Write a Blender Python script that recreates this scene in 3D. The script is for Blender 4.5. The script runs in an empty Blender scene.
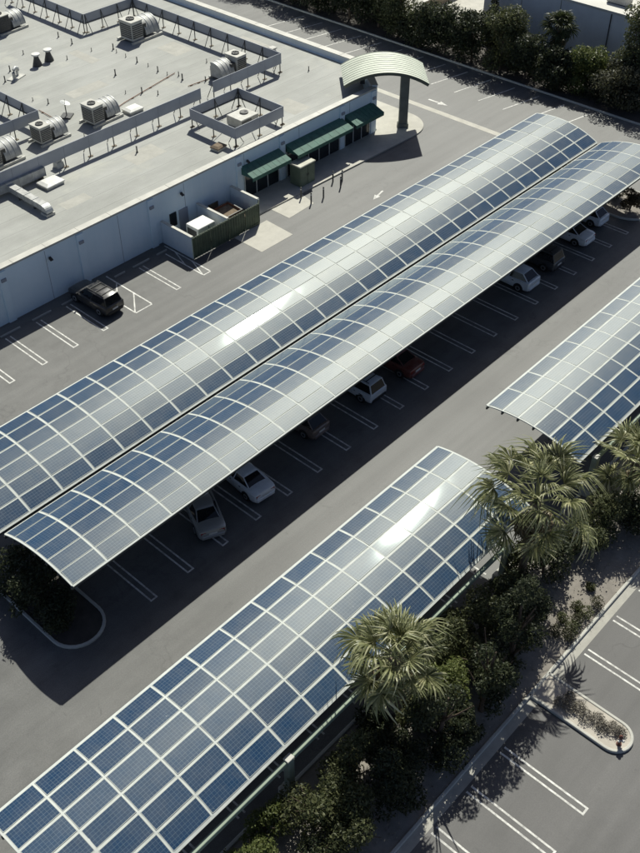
import bpy, math, random
from mathutils import Vector, Matrix
R = math.radians
random.seed(7)
scene = bpy.context.scene
col = scene.collection

# ------------------------------------------------------------------ camera, sky, sun, exposure
cam_d = bpy.data.cameras.new('camera')
cam_d.sensor_fit = 'HORIZONTAL'; cam_d.sensor_width = 36.0; cam_d.lens = 996.4 / 640 * 36
cam_d.clip_start = 0.5; cam_d.clip_end = 2000
cam = bpy.data.objects.new('camera', cam_d); col.objects.link(cam)
_pt, _rl, _yw = 0.738473, -0.001747, 0.742328
_f = Vector((math.cos(_pt)*math.cos(_yw), math.cos(_pt)*math.sin(_yw), -math.sin(_pt)))
_r = Vector((math.sin(_yw), -math.cos(_yw), 0)); _u = _r.cross(_f)
_r2 = math.cos(_rl)*_r + math.sin(_rl)*_u; _u2 = -math.sin(_rl)*_r + math.cos(_rl)*_u
cam.matrix_world = Matrix(((_r2.x, _u2.x, -_f.x, 0), (_r2.y, _u2.y, -_f.y, 0), (_r2.z, _u2.z, -_f.z, 44.50), (0, 0, 0, 1)))
scene.camera = cam

SUN = Vector((0.742, 0.50, 1.0)).normalized()
world = bpy.data.worlds.new('World'); scene.world = world; world.use_nodes = True
wn = world.node_tree.nodes
sky = wn.new('ShaderNodeTexSky'); sky.sky_type = 'NISHITA'; sky.sun_disc = False
sky.sun_elevation = math.asin(SUN.z); sky.sun_rotation = math.atan2(SUN.x, SUN.y)
sky.air_density = 0.45; sky.dust_density = 1.0; sky.ozone_density = 0.3
world.node_tree.links.new(sky.outputs[0], wn['Background'].inputs[0])
wn['Background'].inputs[1].default_value = 0.09
sun_d = bpy.data.lights.new('sun', 'SUN'); sun_d.energy = 5.0; sun_d.angle = R(0.53); sun_d.color = (1.0, 0.993, 0.89)
sun = bpy.data.objects.new('sun', sun_d); col.objects.link(sun)
sun.rotation_euler = SUN.to_track_quat('Z', 'Y').to_euler()
vs = scene.view_settings
vs.view_transform = 'Standard'; vs.look = 'None'; vs.gamma = 1.0; vs.use_curve_mapping = False; vs.exposure = 0.1

# ------------------------------------------------------------------ helpers
class MB:
    """collects vertices and faces; build() links them as one mesh object"""
    def __init__(s): s.v = []; s.f = []; s.uv = None
    def add(s, vs_, fs):
        o = len(s.v); s.v.extend([tuple(a) for a in vs_]); s.f.extend([tuple(i+o for i in f) for f in fs]); return s
    def box(s, x0, x1, y0, y1, z0, z1, rz=0, c=None):
        p = [(x, y, z) for z in (z0, z1) for y in (y0, y1) for x in (x0, x1)]
        if rz:
            cx, cy = c if c else ((x0+x1)/2, (y0+y1)/2); ca, sa = math.cos(rz), math.sin(rz)
            p = [(cx+(x-cx)*ca-(y-cy)*sa, cy+(x-cx)*sa+(y-cy)*ca, z) for x, y, z in p]
        return s.add(p, [(0,2,3,1),(4,5,7,6),(0,1,5,4),(2,6,7,3),(0,4,6,2),(1,3,7,5)])
    def cbox(s, x0, x1, y0, y1, z0, z1, b=0.03):
        """box with chamfered top edges and vertical corners"""
        def ring(d, z): return [(x0+d+b,y0+d,z),(x1-d-b,y0+d,z),(x1-d,y0+d+b,z),(x1-d,y1-d-b,z),(x1-d-b,y1-d,z),(x0+d+b,y1-d,z),(x0+d,y1-d-b,z),(x0+d,y0+d+b,z)]
        return s.rings([ring(0, z0), ring(0, z1-b), ring(b, z1)], cap=True)
    def rings(s, rs, cap=True, closed=True):
        n = len(rs[0]); o = len(s.v)
        for r in rs: s.v.extend([tuple(a) for a in r])
        m = n if closed else n-1
        for k in range(len(rs)-1):
            for i in range(m):
                j = (i+1) % n
                s.f.append((o+k*n+i, o+k*n+j, o+(k+1)*n+j, o+(k+1)*n+i))
        if cap:
            s.f.append(tuple(o+i for i in reversed(range(n)))); s.f.append(tuple(o+(len(rs)-1)*n+i for i in range(n)))
        return s
    def prism(s, poly, z0, z1):
        return s.rings([[(x, y, z0) for x, y in poly], [(x, y, z1) for x, y in poly]])
    def sheet(s, poly, z): return s.add([(x, y, z) for x, y in poly], [tuple(range(len(poly)))])
    def tube(s, path, rad, n=8, cap=True):
        path = [Vector(q) for q in path]; rs = []
        if not isinstance(rad, (list, tuple)): rad = [rad]*len(path)
        for i, q in enumerate(path):
            d = (path[min(i+1, len(path)-1)] - path[max(i-1, 0)]).normalized()
            a = Vector((0,0,1)) if abs(d.z) < .9 else Vector((1,0,0))
            u = d.cross(a).normalized(); w = d.cross(u)
            rs.append([q + (u*math.cos(2*math.pi*k/n) + w*math.sin(2*math.pi*k/n))*rad[i] for k in range(n)])
        return s.rings(rs, cap)
    def beam(s, a, b, w, h):
        a = Vector(a); b = Vector(b); d = (b-a).normalized(); up = Vector((0,0,1)) if abs(d.z) < .95 else Vector((1,0,0))
        u = d.cross(up).normalized(); t = u.cross(d)
        return s.rings([[q+u*w/2*i+t*h/2*j for i, j in ((-1,-1),(1,-1),(1,1),(-1,1))] for q in (a, b)])
    def lathe(s, prof, c=(0,0,0), n=16, cap=True):
        return s.rings([[(c[0]+r*math.cos(2*math.pi*k/n), c[1]+r*math.sin(2*math.pi*k/n), c[2]+z) for k in range(n)] for r, z in prof], cap)
    def mesh(s, name, mt, smooth=False):
        me = bpy.data.meshes.new(name); me.from_pydata(s.v, [], s.f); me.update()
        if mt: me.materials.append(mt)
        if smooth:
            me.shade_smooth(); me.set_sharp_from_angle(angle=R(smooth if smooth > 1 else 40))
        return me
    def build(s, name, mt, parent=None, loc=None, smooth=False):
        import bmesh
        me = s.mesh(name, mt, False)
        bm = bmesh.new(); bm.from_mesh(me); bmesh.ops.recalc_face_normals(bm, faces=bm.faces); bm.to_mesh(me); bm.free()
        if smooth: me.shade_smooth(); me.set_sharp_from_angle(angle=R(smooth if smooth > 1 else 40))
        return link(name, me, parent, loc)

def link(name, data, parent=None, loc=None, rot=None, scale=None):
    o = bpy.data.objects.new(name, data); col.objects.link(o)
    if parent: o.parent = parent
    if loc: o.location = loc
    if rot: o.rotation_euler = rot
    if scale: o.scale = scale
    return o
def tag(o, label=None, cat=None, group=None, kind=None):
    if label: o['label'] = label
    if cat: o['category'] = cat
    if group: o['group'] = group
    if kind: o['kind'] = kind
    return o
def thing(name, label, cat, loc=(0,0,0), rz=0, group=None, scale=None):
    o = link(name, None, None, loc, (0,0,rz), scale); o.empty_display_size = .5
    return tag(o, label, cat, group)
def copy_tree(o, parent=None):
    c = o.copy(); col.objects.link(c); c.parent = parent
    for ch in list(o.children): copy_tree(ch, c)
    return c

# ------------------------------------------------------------------ materials
class Mat:
    def __init__(s, name):
        s.m = bpy.data.materials.new(name); s.m.use_nodes = True
        s.n = s.m.node_tree.nodes; s.l = s.m.node_tree.links; s.b = s.n['Principled BSDF']; s.out = s.n['Material Output']
        s._c = None
    def node(s, t, **k):
        q = s.n.new(t)
        for a, b in k.items(): setattr(q, a, b)
        return q
    def co(s, kind='Object'):
        return s.node('ShaderNodeTexCoord').outputs[kind]
    def noise(s, scale, detail=4, rough=.55, vec=None, dist=0):
        q = s.node('ShaderNodeTexNoise'); q.inputs['Scale'].default_value = scale; q.inputs['Detail'].default_value = detail
        q.inputs['Roughness'].default_value = rough; q.inputs['Distortion'].default_value = dist
        s.l.new(vec if vec else s.co(), q.inputs['Vector']); return q.outputs['Fac']
    def ramp(s, fac, stops):
        q = s.node('ShaderNodeValToRGB'); e = q.color_ramp.elements
        while len(e) < len(stops): e.new(.5)
        for i, (p, c) in enumerate(stops):
            e[i].position = p; e[i].color = (c, c, c, 1) if not isinstance(c, tuple) else (*c, 1)
        s.l.new(fac, q.inputs[0]); return q.outputs[0]
    def mix(s, fac, a, b, mode='MIX'):
        q = s.node('ShaderNodeMix', data_type='RGBA', blend_type=mode)
        for i, x in ((0, fac), (6, a), (7, b)):
            if isinstance(x, (int, float)): q.inputs[i].default_value = x
            elif isinstance(x, tuple): q.inputs[i].default_value = (*x, 1)
            else: s.l.new(x, q.inputs[i])
        return q.outputs[2]
    def math(s, op, a, b=None):
        q = s.node('ShaderNodeMath', operation=op)
        for i, x in ((0, a), (1, b)):
            if x is None: continue
            if isinstance(x, (int, float)): q.inputs[i].default_value = x
            else: s.l.new(x, q.inputs[i])
        return q.outputs[0]
    def mapping(s, scale=(1,1,1), rot=(0,0,0), kind='Object'):
        q = s.node('ShaderNodeMapping'); q.inputs['Scale'].default_value = scale; q.inputs['Rotation'].default_value = rot
        s.l.new(s.co(kind), q.inputs['Vector']); return q.outputs[0]
    def set(s, **k):
        for a, x in k.items():
            i = s.b.inputs[a.replace('_', ' ')]
            if isinstance(x, tuple): i.default_value = (*x, 1)
            elif isinstance(x, (int, float)): i.default_value = x
            else: s.l.new(x, i)
        return s
    def bump(s, h, strength=.3, dist=.02):
        q = s.node('ShaderNodeBump'); q.inputs['Strength'].default_value = strength; q.inputs['Distance'].default_value = dist
        s.l.new(h, q.inputs['Height']); s.l.new(q.outputs[0], s.b.inputs['Normal']); return s

M = {}
def plain(name, c, rough=.6, metal=0, var=.25, scale=3.0, spec=.5):
    t = Mat(name); n = t.noise(scale, 5)
    c2 = tuple(x*(1-var) for x in c); c3 = tuple(min(1, x*(1+var*.6)) for x in c)
    t.set(Base_Color=t.ramp(n, [(.3, c2), (.7, c3)]), Roughness=rough, Metallic=metal)
    t.b.inputs['Specular IOR Level'].default_value = spec
    M[name] = t.m; return t.m

def asphalt(name, base, tint, crack=.5, lo=.84, hi=1.12):
    t = Mat(name); v = t.co()
    big = t.noise(.06, 4, .6); mid = t.noise(.5, 5, .65); fine = t.noise(14, 3, .7); grit = t.noise(60, 2, .8)
    c = t.ramp(big, [(.3, tuple(base*x*lo for x in tint)), (.7, tuple(base*x*hi for x in tint))])
    c = t.mix(.75, c, t.ramp(mid, [(.25, .28), (.5, .5), (.8, .66)]), 'OVERLAY')
    c = t.mix(.6, c, t.ramp(fine, [(.3, .32), (.7, .66)]), 'OVERLAY')
    c = t.mix(.5, c, t.ramp(grit, [(.3, .34), (.7, .66)]), 'OVERLAY')
    # streaks of traffic wear along the aisles
    st = t.noise(1.0, 4, .6, t.mapping((.035, .9, 1)))
    c = t.mix(.5, c, t.ramp(st, [(.35, .36), (.65, .6)]), 'OVERLAY')
    # oil drips
    oil = t.noise(.9, 6, .7, None, .6)
    c = t.mix(t.math('MULTIPLY', t.ramp(oil, [(.62, 0.0), (.72, 1.0)]), .5), c, tuple(base*.35*x for x in tint))
    # sealed cracks
    vo = t.node('ShaderNodeTexVoronoi', feature='DISTANCE_TO_EDGE'); vo.inputs['Scale'].default_value = .11
    wob = t.node('ShaderNodeVectorMath', operation='ADD')
    nz = t.node('ShaderNodeTexNoise'); nz.inputs['Scale'].default_value = .6; nz.inputs['Detail'].default_value = 5; t.l.new(v, nz.inputs['Vector'])
    sc = t.node('ShaderNodeVectorMath', operation='SCALE'); sc.inputs[3].default_value = 3.5; t.l.new(nz.outputs['Color'], sc.inputs[0])
    t.l.new(v, wob.inputs[0]); t.l.new(sc.outputs[0], wob.inputs[1]); t.l.new(wob.outputs[0], vo.inputs['Vector'])
    gate = t.ramp(t.noise(.09, 2), [(.45, 0.0), (.55, 1.0)])
    ck = t.math('MULTIPLY', t.ramp(vo.outputs['Distance'], [(.0, 1.0), (.009, .0)]), gate)
    c = t.mix(t.math('MULTIPLY', ck, crack), c, tuple(base*.45*x for x in tint))
    # binder worn smooth by traffic: sheen towards the sun
    t.set(Base_Color=c, Roughness=t.ramp(t.math('ADD', t.math('MULTIPLY', mid, .6), t.math('MULTIPLY', fine, .4)), [(.3, .58), (.7, .70)])); t.b.inputs['Specular IOR Level'].default_value = .52
    t.bump(grit, .25, .01); M[name] = t.m
asphalt('asphalt', .125, (1.0, .99, .94), .4)
asphalt('asphalt_south', .100, (1.0, .965, .935), .8, .62, 1.25)
def concrete(name, c, var=.18):
    t = Mat(name); n = t.noise(1.1, 6, .65); f = t.noise(22, 3, .7)
    q = t.ramp(n, [(.25, tuple(x*(1-var) for x in c)), (.75, tuple(x*(1+var*.5) for x in c))])
    q = t.mix(.25, q, t.ramp(f, [(.3, .36), (.7, .62)]), 'OVERLAY')
    t.set(Base_Color=q, Roughness=.85).bump(f, .2, .01); M[name] = t.m
concrete('concrete', (.50, .48, .42)); concrete('kerb', (.50, .49, .44)); concrete('gutter', (.40, .385, .34), .25)
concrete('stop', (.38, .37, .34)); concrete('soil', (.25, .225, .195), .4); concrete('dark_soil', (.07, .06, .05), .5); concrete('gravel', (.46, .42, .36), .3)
# worn road paint
t = Mat('paint'); w = t.noise(3.5, 6, .75); w2 = t.noise(.5, 3)
t.set(Base_Color=t.mix(t.ramp(t.math('ADD', w, t.math('MULTIPLY', w2, .45)), [(.62, 0.0), (.86, 1.0)]), (.74, .73, .68), (.36, .35, .33)), Roughness=.75); M['paint'] = t.m
# roof membrane with laps and ponding stains
t = Mat('membrane')
lap = t.node('ShaderNodeTexWave', wave_type='BANDS', bands_direction='Y', wave_profile='SAW'); lap.inputs['Scale'].default_value = .16; lap.inputs['Distortion'].default_value = .25
t.l.new(t.co(), lap.inputs['Vector'])
c = t.ramp(t.noise(.12, 5, .6), [(.3, (.30, .303, .278)), (.7, (.385, .387, .36))])
c = t.mix(.5, c, t.ramp(t.noise(.8, 6, .7, t.mapping((.25, 1, 1))), [(.3, .38), (.7, .58)]), 'OVERLAY')
c = t.mix(.6, c, t.ramp(lap.outputs['Fac'], [(0, .34), (.08, .54), (.92, .48), (1, .58)]), 'OVERLAY')
c = t.mix(t.math('MULTIPLY', t.ramp(t.noise(.22, 4, .6, None, .5), [(.58, 0.0), (.70, 1.0)]), .5), c, (.47, .465, .40))
c = t.mix(.25, c, t.ramp(t.noise(9, 4, .7), [(.3, .38), (.7, .6)]), 'OVERLAY')
t.set(Base_Color=c, Roughness=.8); M['membrane'] = t.m
# painted block wall with run-off streaks
t = Mat('wall_paint')
c = t.ramp(t.noise(.4, 5), [(.3, (.66, .72, .75)), (.7, (.76, .81, .83))])
c = t.mix(.5, c, t.ramp(t.noise(1.0, 5, .7, t.mapping((2.2, 2.2, .12))), [(.3, .36), (.65, .54)]), 'OVERLAY')
c = t.mix(.2, c, t.ramp(t.noise(8, 4, .7), [(.3, .4), (.7, .58)]), 'OVERLAY')
t.set(Base_Color=c, Roughness=.75); M['wall_paint'] = t.m
t = Mat('wall_blue')
c = t.ramp(t.noise(.4, 5), [(.3, (.72, .83, .875)), (.7, (.79, .89, .93))])
c = t.mix(.5, c, t.ramp(t.noise(1.0, 5, .7, t.mapping((2.2, 2.2, .12))), [(.3, .36), (.65, .54)]), 'OVERLAY')
c = t.mix(.2, c, t.ramp(t.noise(8, 4, .7), [(.3, .4), (.7, .58)]), 'OVERLAY')
t.set(Base_Color=c, Roughness=.75); M['wall_blue'] = t.m
plain('coping', (.50, .485, .43), .6, var=.15, scale=.9)
concrete('patch_membrane', (.42, .41, .365), .2)
plain('screen', (.30, .32, .36), .5, 0, .12, .6)
plain('screen_back', (.26, .26, .25), .6, 0, .2, 2)
plain('galv', (.45, .46, .45), .5, .3, .25, 2.5)
plain('hood_metal', (.42, .42, .40), .6, .1, .3, 2.0)
plain('unit_case', (.50, .49, .44), .55, 0, .25, 1.6)
plain('unit_dark', (.06, .06, .058), .6, 0, .3, 4)
plain('steel_dark', (.085, .085, .08), .55, .2, .3, 3)
plain('wood_block', (.22, .18, .13), .85, 0, .3, 4)
plain('white_cap', (.72, .71, .66), .5, 0, .15, 2)
plain('awning', (.05, .14, .105), .7, 0, .25, 2)
plain('green_gate', (.085, .115, .075), .6, .1, .35, 1.4)
plain('cabinet_green', (.15, .19, .13), .55, 0, .2, 1.4)
plain('cabinet_top', (.46, .45, .36), .6, 0, .2, 1.4)
plain('arch_metal', (.58, .61, .50), .6, 0, .12, .7)
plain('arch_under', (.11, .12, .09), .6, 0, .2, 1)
plain('pylon', (.17, .18, .155), .7, 0, .25, 1.2)
plain('glass_dark', (.02, .025, .028), .08, 0, .1, 1)
plain('frame_alu', (.62, .635, .60), .45, .15, .15, 3)
plain('rail_white', (.54, .56, .52), .7, 0, .12, 2)
plain('beam_green', (.30, .36, .28), .85, 0, .16, .8)
plain('purlin', (.10, .105, .10), .6, .3, .25, 2)
plain('column', (.28, .32, .26), .6, 0, .2, 1.5)
plain('rust', (.24, .10, .055), .8, 0, .35, 3)
plain('pallet', (.20, .15, .10), .9, 0, .35, 4)
plain('bark', (.12, .085, .06), .9, 0, .4, 6)
plain('palm_bark', (.17, .13, .095), .95, 0, .45, 7)
plain('petiole', (.28, .26, .10), .6, 0, .25, 3)
plain('tyre', (.015, .015, .015), .8, 0, .2, 8)
plain('rim', (.45, .45, .46), .35, .8, .15, 8)
plain('trim_black', (.02, .02, .02), .5, 0, .2, 6)
plain('lamp_red', (.30, .015, .012), .25, 0, .1, 6)
plain('lamp_clear', (.65, .65, .63), .15, .2, .1, 6)
plain('plate', (.70, .70, .66), .5, 0, .15, 8)
plain('car_glass', (.012, .014, .016), .05, 0, .1, 2)
plain('wall_far', (.72, .73, .75), .85, 0, .10, .5)
plain('roof_far', (.62, .60, .54), .8, 0, .12, .3)
plain('red_post', (.16, .06, .045), .6, 0, .3, 4)
def carpaint(name, c, metal=.3):
    t = Mat(name); d = t.noise(2.5, 5)
    t.set(Base_Color=t.mix(t.ramp(d, [(.35, 0.0), (.8, .22)]), c, (.30, .28, .25)), Roughness=t.ramp(d, [(.3, .28), (.8, .5)]), Metallic=metal)
    t.b.inputs['Coat Weight'].default_value = .6; t.b.inputs['Coat Roughness'].default_value = .08
    M[name] = t.m
for n_, c_, m_ in (('paint_silver', (.40,.40,.38), .3), ('paint_white', (.82,.84,.85), .0), ('paint_pearl', (.74,.79,.83), .0), ('paint_maroon', (.16,.035,.025), .1),
                   ('paint_brown', (.20,.145,.12), .1), ('paint_grey', (.11,.115,.12), .5), ('paint_black', (.012,.012,.013), .1), ('paint_jeep', (.66,.70,.74), .0)):
    carpaint(n_, c_, m_)

# solar glass: dark blue cells, pale gaps between cells, frame all round
t = Mat('solar_panel')
uvn = t.node('ShaderNodeUVMap'); sep = t.node('ShaderNodeSeparateXYZ'); t.l.new(uvn.outputs[0], sep.inputs[0])
def cell(o, n, wd):
    f = t.math('FRACT', t.math('MULTIPLY', o, n)); d = t.math('ABSOLUTE', t.math('SUBTRACT', f, .5))
    return t.math('GREATER_THAN', d, .5-wd)
def edge(o, wd):
    return t.math('GREATER_THAN', t.math('ABSOLUTE', t.math('SUBTRACT', o, .5)), .5-wd)
gx = t.math('MAXIMUM', cell(sep.outputs[0], 12, .034), cell(sep.outputs[1], 6, .05))
bus = cell(sep.outputs[1], 18, .035)
fr = t.math('MAXIMUM', edge(sep.outputs[0], .011), edge(sep.outputs[1], .024))
oi = t.node('ShaderNodeObjectInfo')
c = t.mix(oi.outputs['Random'], (.009, .036, .086), (.016, .049, .106))
c = t.mix(.35, c, t.ramp(t.noise(3, 4, .6), [(.3, .4), (.7, .62)]), 'OVERLAY')
c = t.mix(t.math('MULTIPLY', bus, .20), c, (.20, .23, .26))
c = t.mix(t.math('MULTIPLY', gx, .36), c, (.24, .30, .33))
gp = t.node('ShaderNodeNewGeometry')
dust = t.noise(.9, 6, .7, gp.outputs['Position'])
c = t.mix(t.ramp(dust, [(.35, .0), (.75, .13)]), c, (.34, .32, .28))
drop = t.noise(5.5, 2, .5, gp.outputs['Position'])
c = t.mix(t.ramp(drop, [(.785, 0.0), (.80, .5)]), c, (.6, .6, .56))
c = t.mix(fr, c, (.44, .46, .43))
t.set(Base_Color=c, Roughness=.6); t.b.inputs['Specular IOR Level'].default_value = 0
# textured front glass: a broad hazy lobe and a weaker clear one, both rising at grazing angles
fz_ = t.node('ShaderNodeFresnel'); fz_.inputs['IOR'].default_value = 1.40
gl = t.node('ShaderNodeBsdfAnisotropic', distribution='BECKMANN'); gl.inputs['Roughness'].default_value = .405; gl.inputs['Color'].default_value = (.99, 1, .91, 1)
g2 = t.node('ShaderNodeBsdfAnisotropic', distribution='BECKMANN'); g2.inputs['Roughness'].default_value = .115; g2.inputs['Color'].default_value = (.88, 1, .98, 1)
notfr = t.math('SUBTRACT', 1.0, t.math('MULTIPLY', fr, .8))
m1 = t.node('ShaderNodeMixShader'); m2 = t.node('ShaderNodeMixShader')
t.l.new(t.math('MULTIPLY', fz_.outputs[0], t.math('MULTIPLY', notfr, .70)), m1.inputs[0]); t.l.new(t.b.outputs[0], m1.inputs[1]); t.l.new(gl.outputs[0], m1.inputs[2])
t.l.new(t.math('MULTIPLY', fz_.outputs[0], .17), m2.inputs[0]); t.l.new(m1.outputs[0], m2.inputs[1]); t.l.new(g2.outputs[0], m2.inputs[2])
t.l.new(m2.outputs[0], t.out.inputs[0])
M['solar_panel'] = t.m

def leafmat(name, cols, trans=.4, rough=.5):
    t = Mat(name); g = t.node('ShaderNodeNewGeometry')
    cr = t.ramp(g.outputs['Random Per Island'], [(i/(len(cols)-1), c) for i, c in enumerate(cols)])
    oi = t.node('ShaderNodeObjectInfo')
    cr = t.mix(t.math('MULTIPLY', oi.outputs['Random'], .35), cr, tuple(x*.6 for x in cols[0]))
    t.set(Base_Color=cr, Roughness=rough); t.b.inputs['Specular IOR Level'].default_value = .35
    tr = t.node('ShaderNodeBsdfTranslucent'); t.l.new(cr, tr.inputs[0])
    ms = t.node('ShaderNodeMixShader'); ms.inputs[0].default_value = trans
    t.l.new(t.b.outputs[0], ms.inputs[1]); t.l.new(tr.outputs[0], ms.inputs[2]); t.l.new(ms.outputs[0], t.out.inputs[0])
    M[name] = t.m
leafmat('leaf_dark', [(.024,.034,.017), (.050,.062,.030), (.092,.100,.048)])
leafmat('leaf_mid', [(.050,.062,.026), (.100,.112,.048), (.18,.185,.085)])
leafmat('leaf_bright', [(.085,.11,.030), (.14,.165,.05), (.22,.24,.09)])
leafmat('leaf_olive', [(.055,.058,.032), (.09,.09,.05), (.14,.135,.085)])
leafmat('leaf_dry', [(.19,.17,.14), (.26,.235,.19), (.33,.305,.26)], .2)
leafmat('leaf_red', [(.05,.045,.02), (.11,.075,.035), (.15,.10,.05)], .3)
leafmat('frond', [(.16,.178,.08), (.39,.405,.21), (.76,.73,.48)], .45, .36)
leafmat('frond_far', [(.05,.065,.025), (.08,.09,.035)], .35, .45)
leafmat('frond_dry', [(.16,.125,.075), (.24,.19,.11), (.32,.26,.16)], .2)

# ------------------------------------------------------------------ the setting: ground, lots, kerbs, paint
g = MB(); g.sheet([(-260,-260),(360,-260),(360,360),(-260,360)], -.06)
tag(g.build('ground', M['soil']), kind='structure')
def grid_sheet(x0, x1, y0, y1, z):
    return MB().sheet([(x0,y0),(x1,y0),(x1,y1),(x0,y1)], z)
lot = grid_sheet(-60, 90.1, 16.9, 58.6, 0).build('parking_lot', M['asphalt']); tag(lot, kind='structure')
lot_e = grid_sheet(70, 90.1, 58.6, 140, 0).build('driveway', M['asphalt']); tag(lot_e, kind='structure')
lot_s = grid_sheet(-60, 90, -60, 10.75, 0).build('south_parking_lot', M['asphalt_south']); tag(lot_s, kind='structure')
gut = grid_sheet(-60, 90, 10.75, 11.22, .004).build('gutter', M['gutter']); tag(gut, kind='structure')
bed = MB()
# planting bed: gently uneven soil
nx, ny = 150, 10; vs_ = []; fs_ = []
for j in range(ny+1):
    for i in range(nx+1):
        x = -20 + 110*i/nx; y = 11.40 + 5.5*j/ny
        e = min(j, ny-j)/ny
        vs_.append((x, y, .06 + .22*min(1, e*3) + random.uniform(-.035, .035)*(1 if 0 < j < ny else 0)))
for j in range(ny):
    for i in range(nx):
        a = j*(nx+1)+i; fs_.append((a, a+1, a+nx+2, a+nx+1))
tag(bed.add(vs_, fs_).build('planting_bed', M['soil'], smooth=60), kind='structure')
def kerb_run(name, pts, w, h, closed=False):
    """kerb along a polyline, chamfered top"""
    m = MB(); rs = []
    for i, p in enumerate(pts):
        a = Vector(pts[i-1] if (closed or i) else pts[i]); b = Vector(pts[(i+1) % len(pts)] if (closed or i < len(pts)-1) else pts[i])
        d = (b-a).normalized(); n = Vector((-d.y, d.x)); q = Vector(p)
        rs.append([(q.x+n.x*o, q.y+n.y*o, z) for o, z in ((-w/2,-.05),(-w/2,h-.03),(-w/2+.03,h),(w/2-.03,h),(w/2,h-.03),(w/2,-.05))])
    if closed: rs.append(rs[0])
    m.rings(rs, not closed)
    return m.build(name, M['kerb'])
for k in range(22):
    x = -12 + k*3.05
    tag(kerb_run('kerb', [(x, 11.31), (x+3.04, 11.31)], .18, .15), kind='structure')
for k in range(30):
    y = 36 + k*3.05
    if y < 135: tag(kerb_run('kerb', [(90.2, y), (90.2, y+3.04)], .2, .16), kind='structure')
tag(kerb_run('kerb', [(-20, 16.95), (90, 16.95)], .18, .14), kind='structure')
verge = MB().sheet([(90.3,30),(100.0,30),(100.0,140),(90.3,140)], .06); tag(verge.build('verge', M['dark_soil']), kind='structure')
far = MB().sheet([(97.4,66.9),(100.05,66.9),(100.05,66.6),(150,66.6),(150,140),(97.4,140)], .085)
tag(far.build('far_driveway', M['concrete']), kind='structure')

def hairpin(parent, x, y0, y1, w=.40, t_=.105, ends=(True, False), z=.005):
    """double line joined at the end, painted"""
    m = MB()
    for s in (-1, 1):
        a = x+s*w/2
        m.sheet([(a-t_/2, y0), (a+t_/2, y0), (a+t_/2, y1), (a-t_/2, y1)], z)
    if ends[0]: m.sheet([(x-w/2+t_/2, y0), (x+w/2-t_/2, y0), (x+w/2-t_/2, y0+t_), (x-w/2+t_/2, y0+t_)], z)
    if ends[1]: m.sheet([(x-w/2+t_/2, y1-t_), (x+w/2-t_/2, y1-t_), (x+w/2-t_/2, y1), (x-w/2+t_/2, y1)], z)
    return m.build('parking_line', M['paint'], parent)
def line(parent, a, b, w=.11, z=.005, name='parking_line', mt='paint'):
    a = Vector(a); b = Vector(b); d = (b-a).normalized(); n = Vector((-d.y, d.x))*w/2
    return MB().sheet([a-n, b-n, b+n, a+n], z).build(name, M[mt], parent)
for i in range(21): hairpin(lot, 19.25+2.74*i, 30.2, 36.2)          # stalls under the long carports
for i in range(21): hairpin(lot, 19.25+2.74*i, 38.4, 43.6, ends=(False, True))
for i in range(12): hairpin(lot, 8.3+2.74*i, 17.6, 22.9, ends=(False, True))
for x in (22.2, 24.95, 27.72, 30.45, 33.2): hairpin(lot, x, 52.0, 56.6)
hairpin(lot, 40.4, 52.0, 56.6)
for xa, xb in ((36.05, 37.65), (43.0, 43.75)):
    line(lot, (xa, 52.0), (xb, 52.0)); line(lot, (xa, 52.06), (xa, 56.6)); line(lot, (xb, 52.06), (xb, 57.6), .12)
    line(lot, (xa, 52.1), (xb, 54.2), .1, .009); line(lot, (xa, 54.2), (xb, 56.3), .1, .009)
for x in (-2.6, .14, 2.9, 5.6, 8.35, 11.1, 13.8, 16.55, 19.25, 21.95, 24.7, 32.45, 35.4, 38.2, 41): hairpin(lot_s, x, 5.9, 10.6, w=.38)
for i in range(14): line(lot_e, (84.0, 45.6+3.06*i), (89.2, 44.6+3.06*i), .13)
def arrow(parent, x, y, rz, s=1.0):
    p = [(-1,-.09),(.1,-.09),(.1,-.33),(1,0),(.1,.33),(.1,.09),(-1,.09)]; ca, sa = math.cos(rz), math.sin(rz)
    MB().sheet([(x+(a*ca-b*sa)*s, y+(a*sa+b*ca)*s) for a, b in p], .005).build('direction_arrow', M['paint'], parent)
arrow(lot_e, 80.9, 57.6, R(-88), 1.2); arrow(lot, 62.1, 49.9, R(-168), .9)
tag(MB().sheet([(78.75,46.5),(79.45,46.5),(79.45,100),(78.75,100)], .004).build('drain_strip', M['concrete']), kind='structure')
# concrete pads
tag(MB().prism([(48.5,50.95),(52.2,50.95),(52.35,54.2),(48.5,54.2)], -.02, .012).build('concrete_pad', M['concrete']), kind='structure')
tag(MB().prism([(53.9,53.0),(57.2,53.15),(57.7,55.2),(53.9,55.2)], -.02, .013).build('concrete_pad', M['concrete']), kind='structure')
# sidewalk round the shop front
sw = [(52.3,58.05),(52.3,55.25),(73.0,54.65)] + [(73.6+3.2*math.cos(a), 57.85+3.2*math.sin(a)) for a in [R(-85+k*10) for k in range(9)]] + [(76.9,66),(76.9,120),(75.1,120),(75.1,62.6),(71.6,58.05)]
tag(MB().prism(sw, -.03, .13).build('sidewalk', M['concrete']), kind='structure')
def island(name, x0, x1, ye, yo, fill, zf=.07):
    """kerbed island with a rounded end at ye, open side at yo"""
    r = (x1-x0)/2; cx = (x0+x1)/2; s = 1 if yo > ye else -1; cy = ye+s*r
    arc = [(cx+r*math.cos(a), cy-s*r*math.sin(a)) for a in [math.pi*k/14 for k in range(15)]]
    pts = [(x1, yo)] + arc + [(x0, yo)]
    tag(kerb_run('kerb', pts, .17, .15), kind='structure')
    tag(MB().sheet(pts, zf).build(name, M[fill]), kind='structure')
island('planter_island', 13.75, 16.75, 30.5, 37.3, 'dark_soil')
island('planter_island', 28.15, 29.9, 6.1, 11.3, 'gravel', .11)
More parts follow.
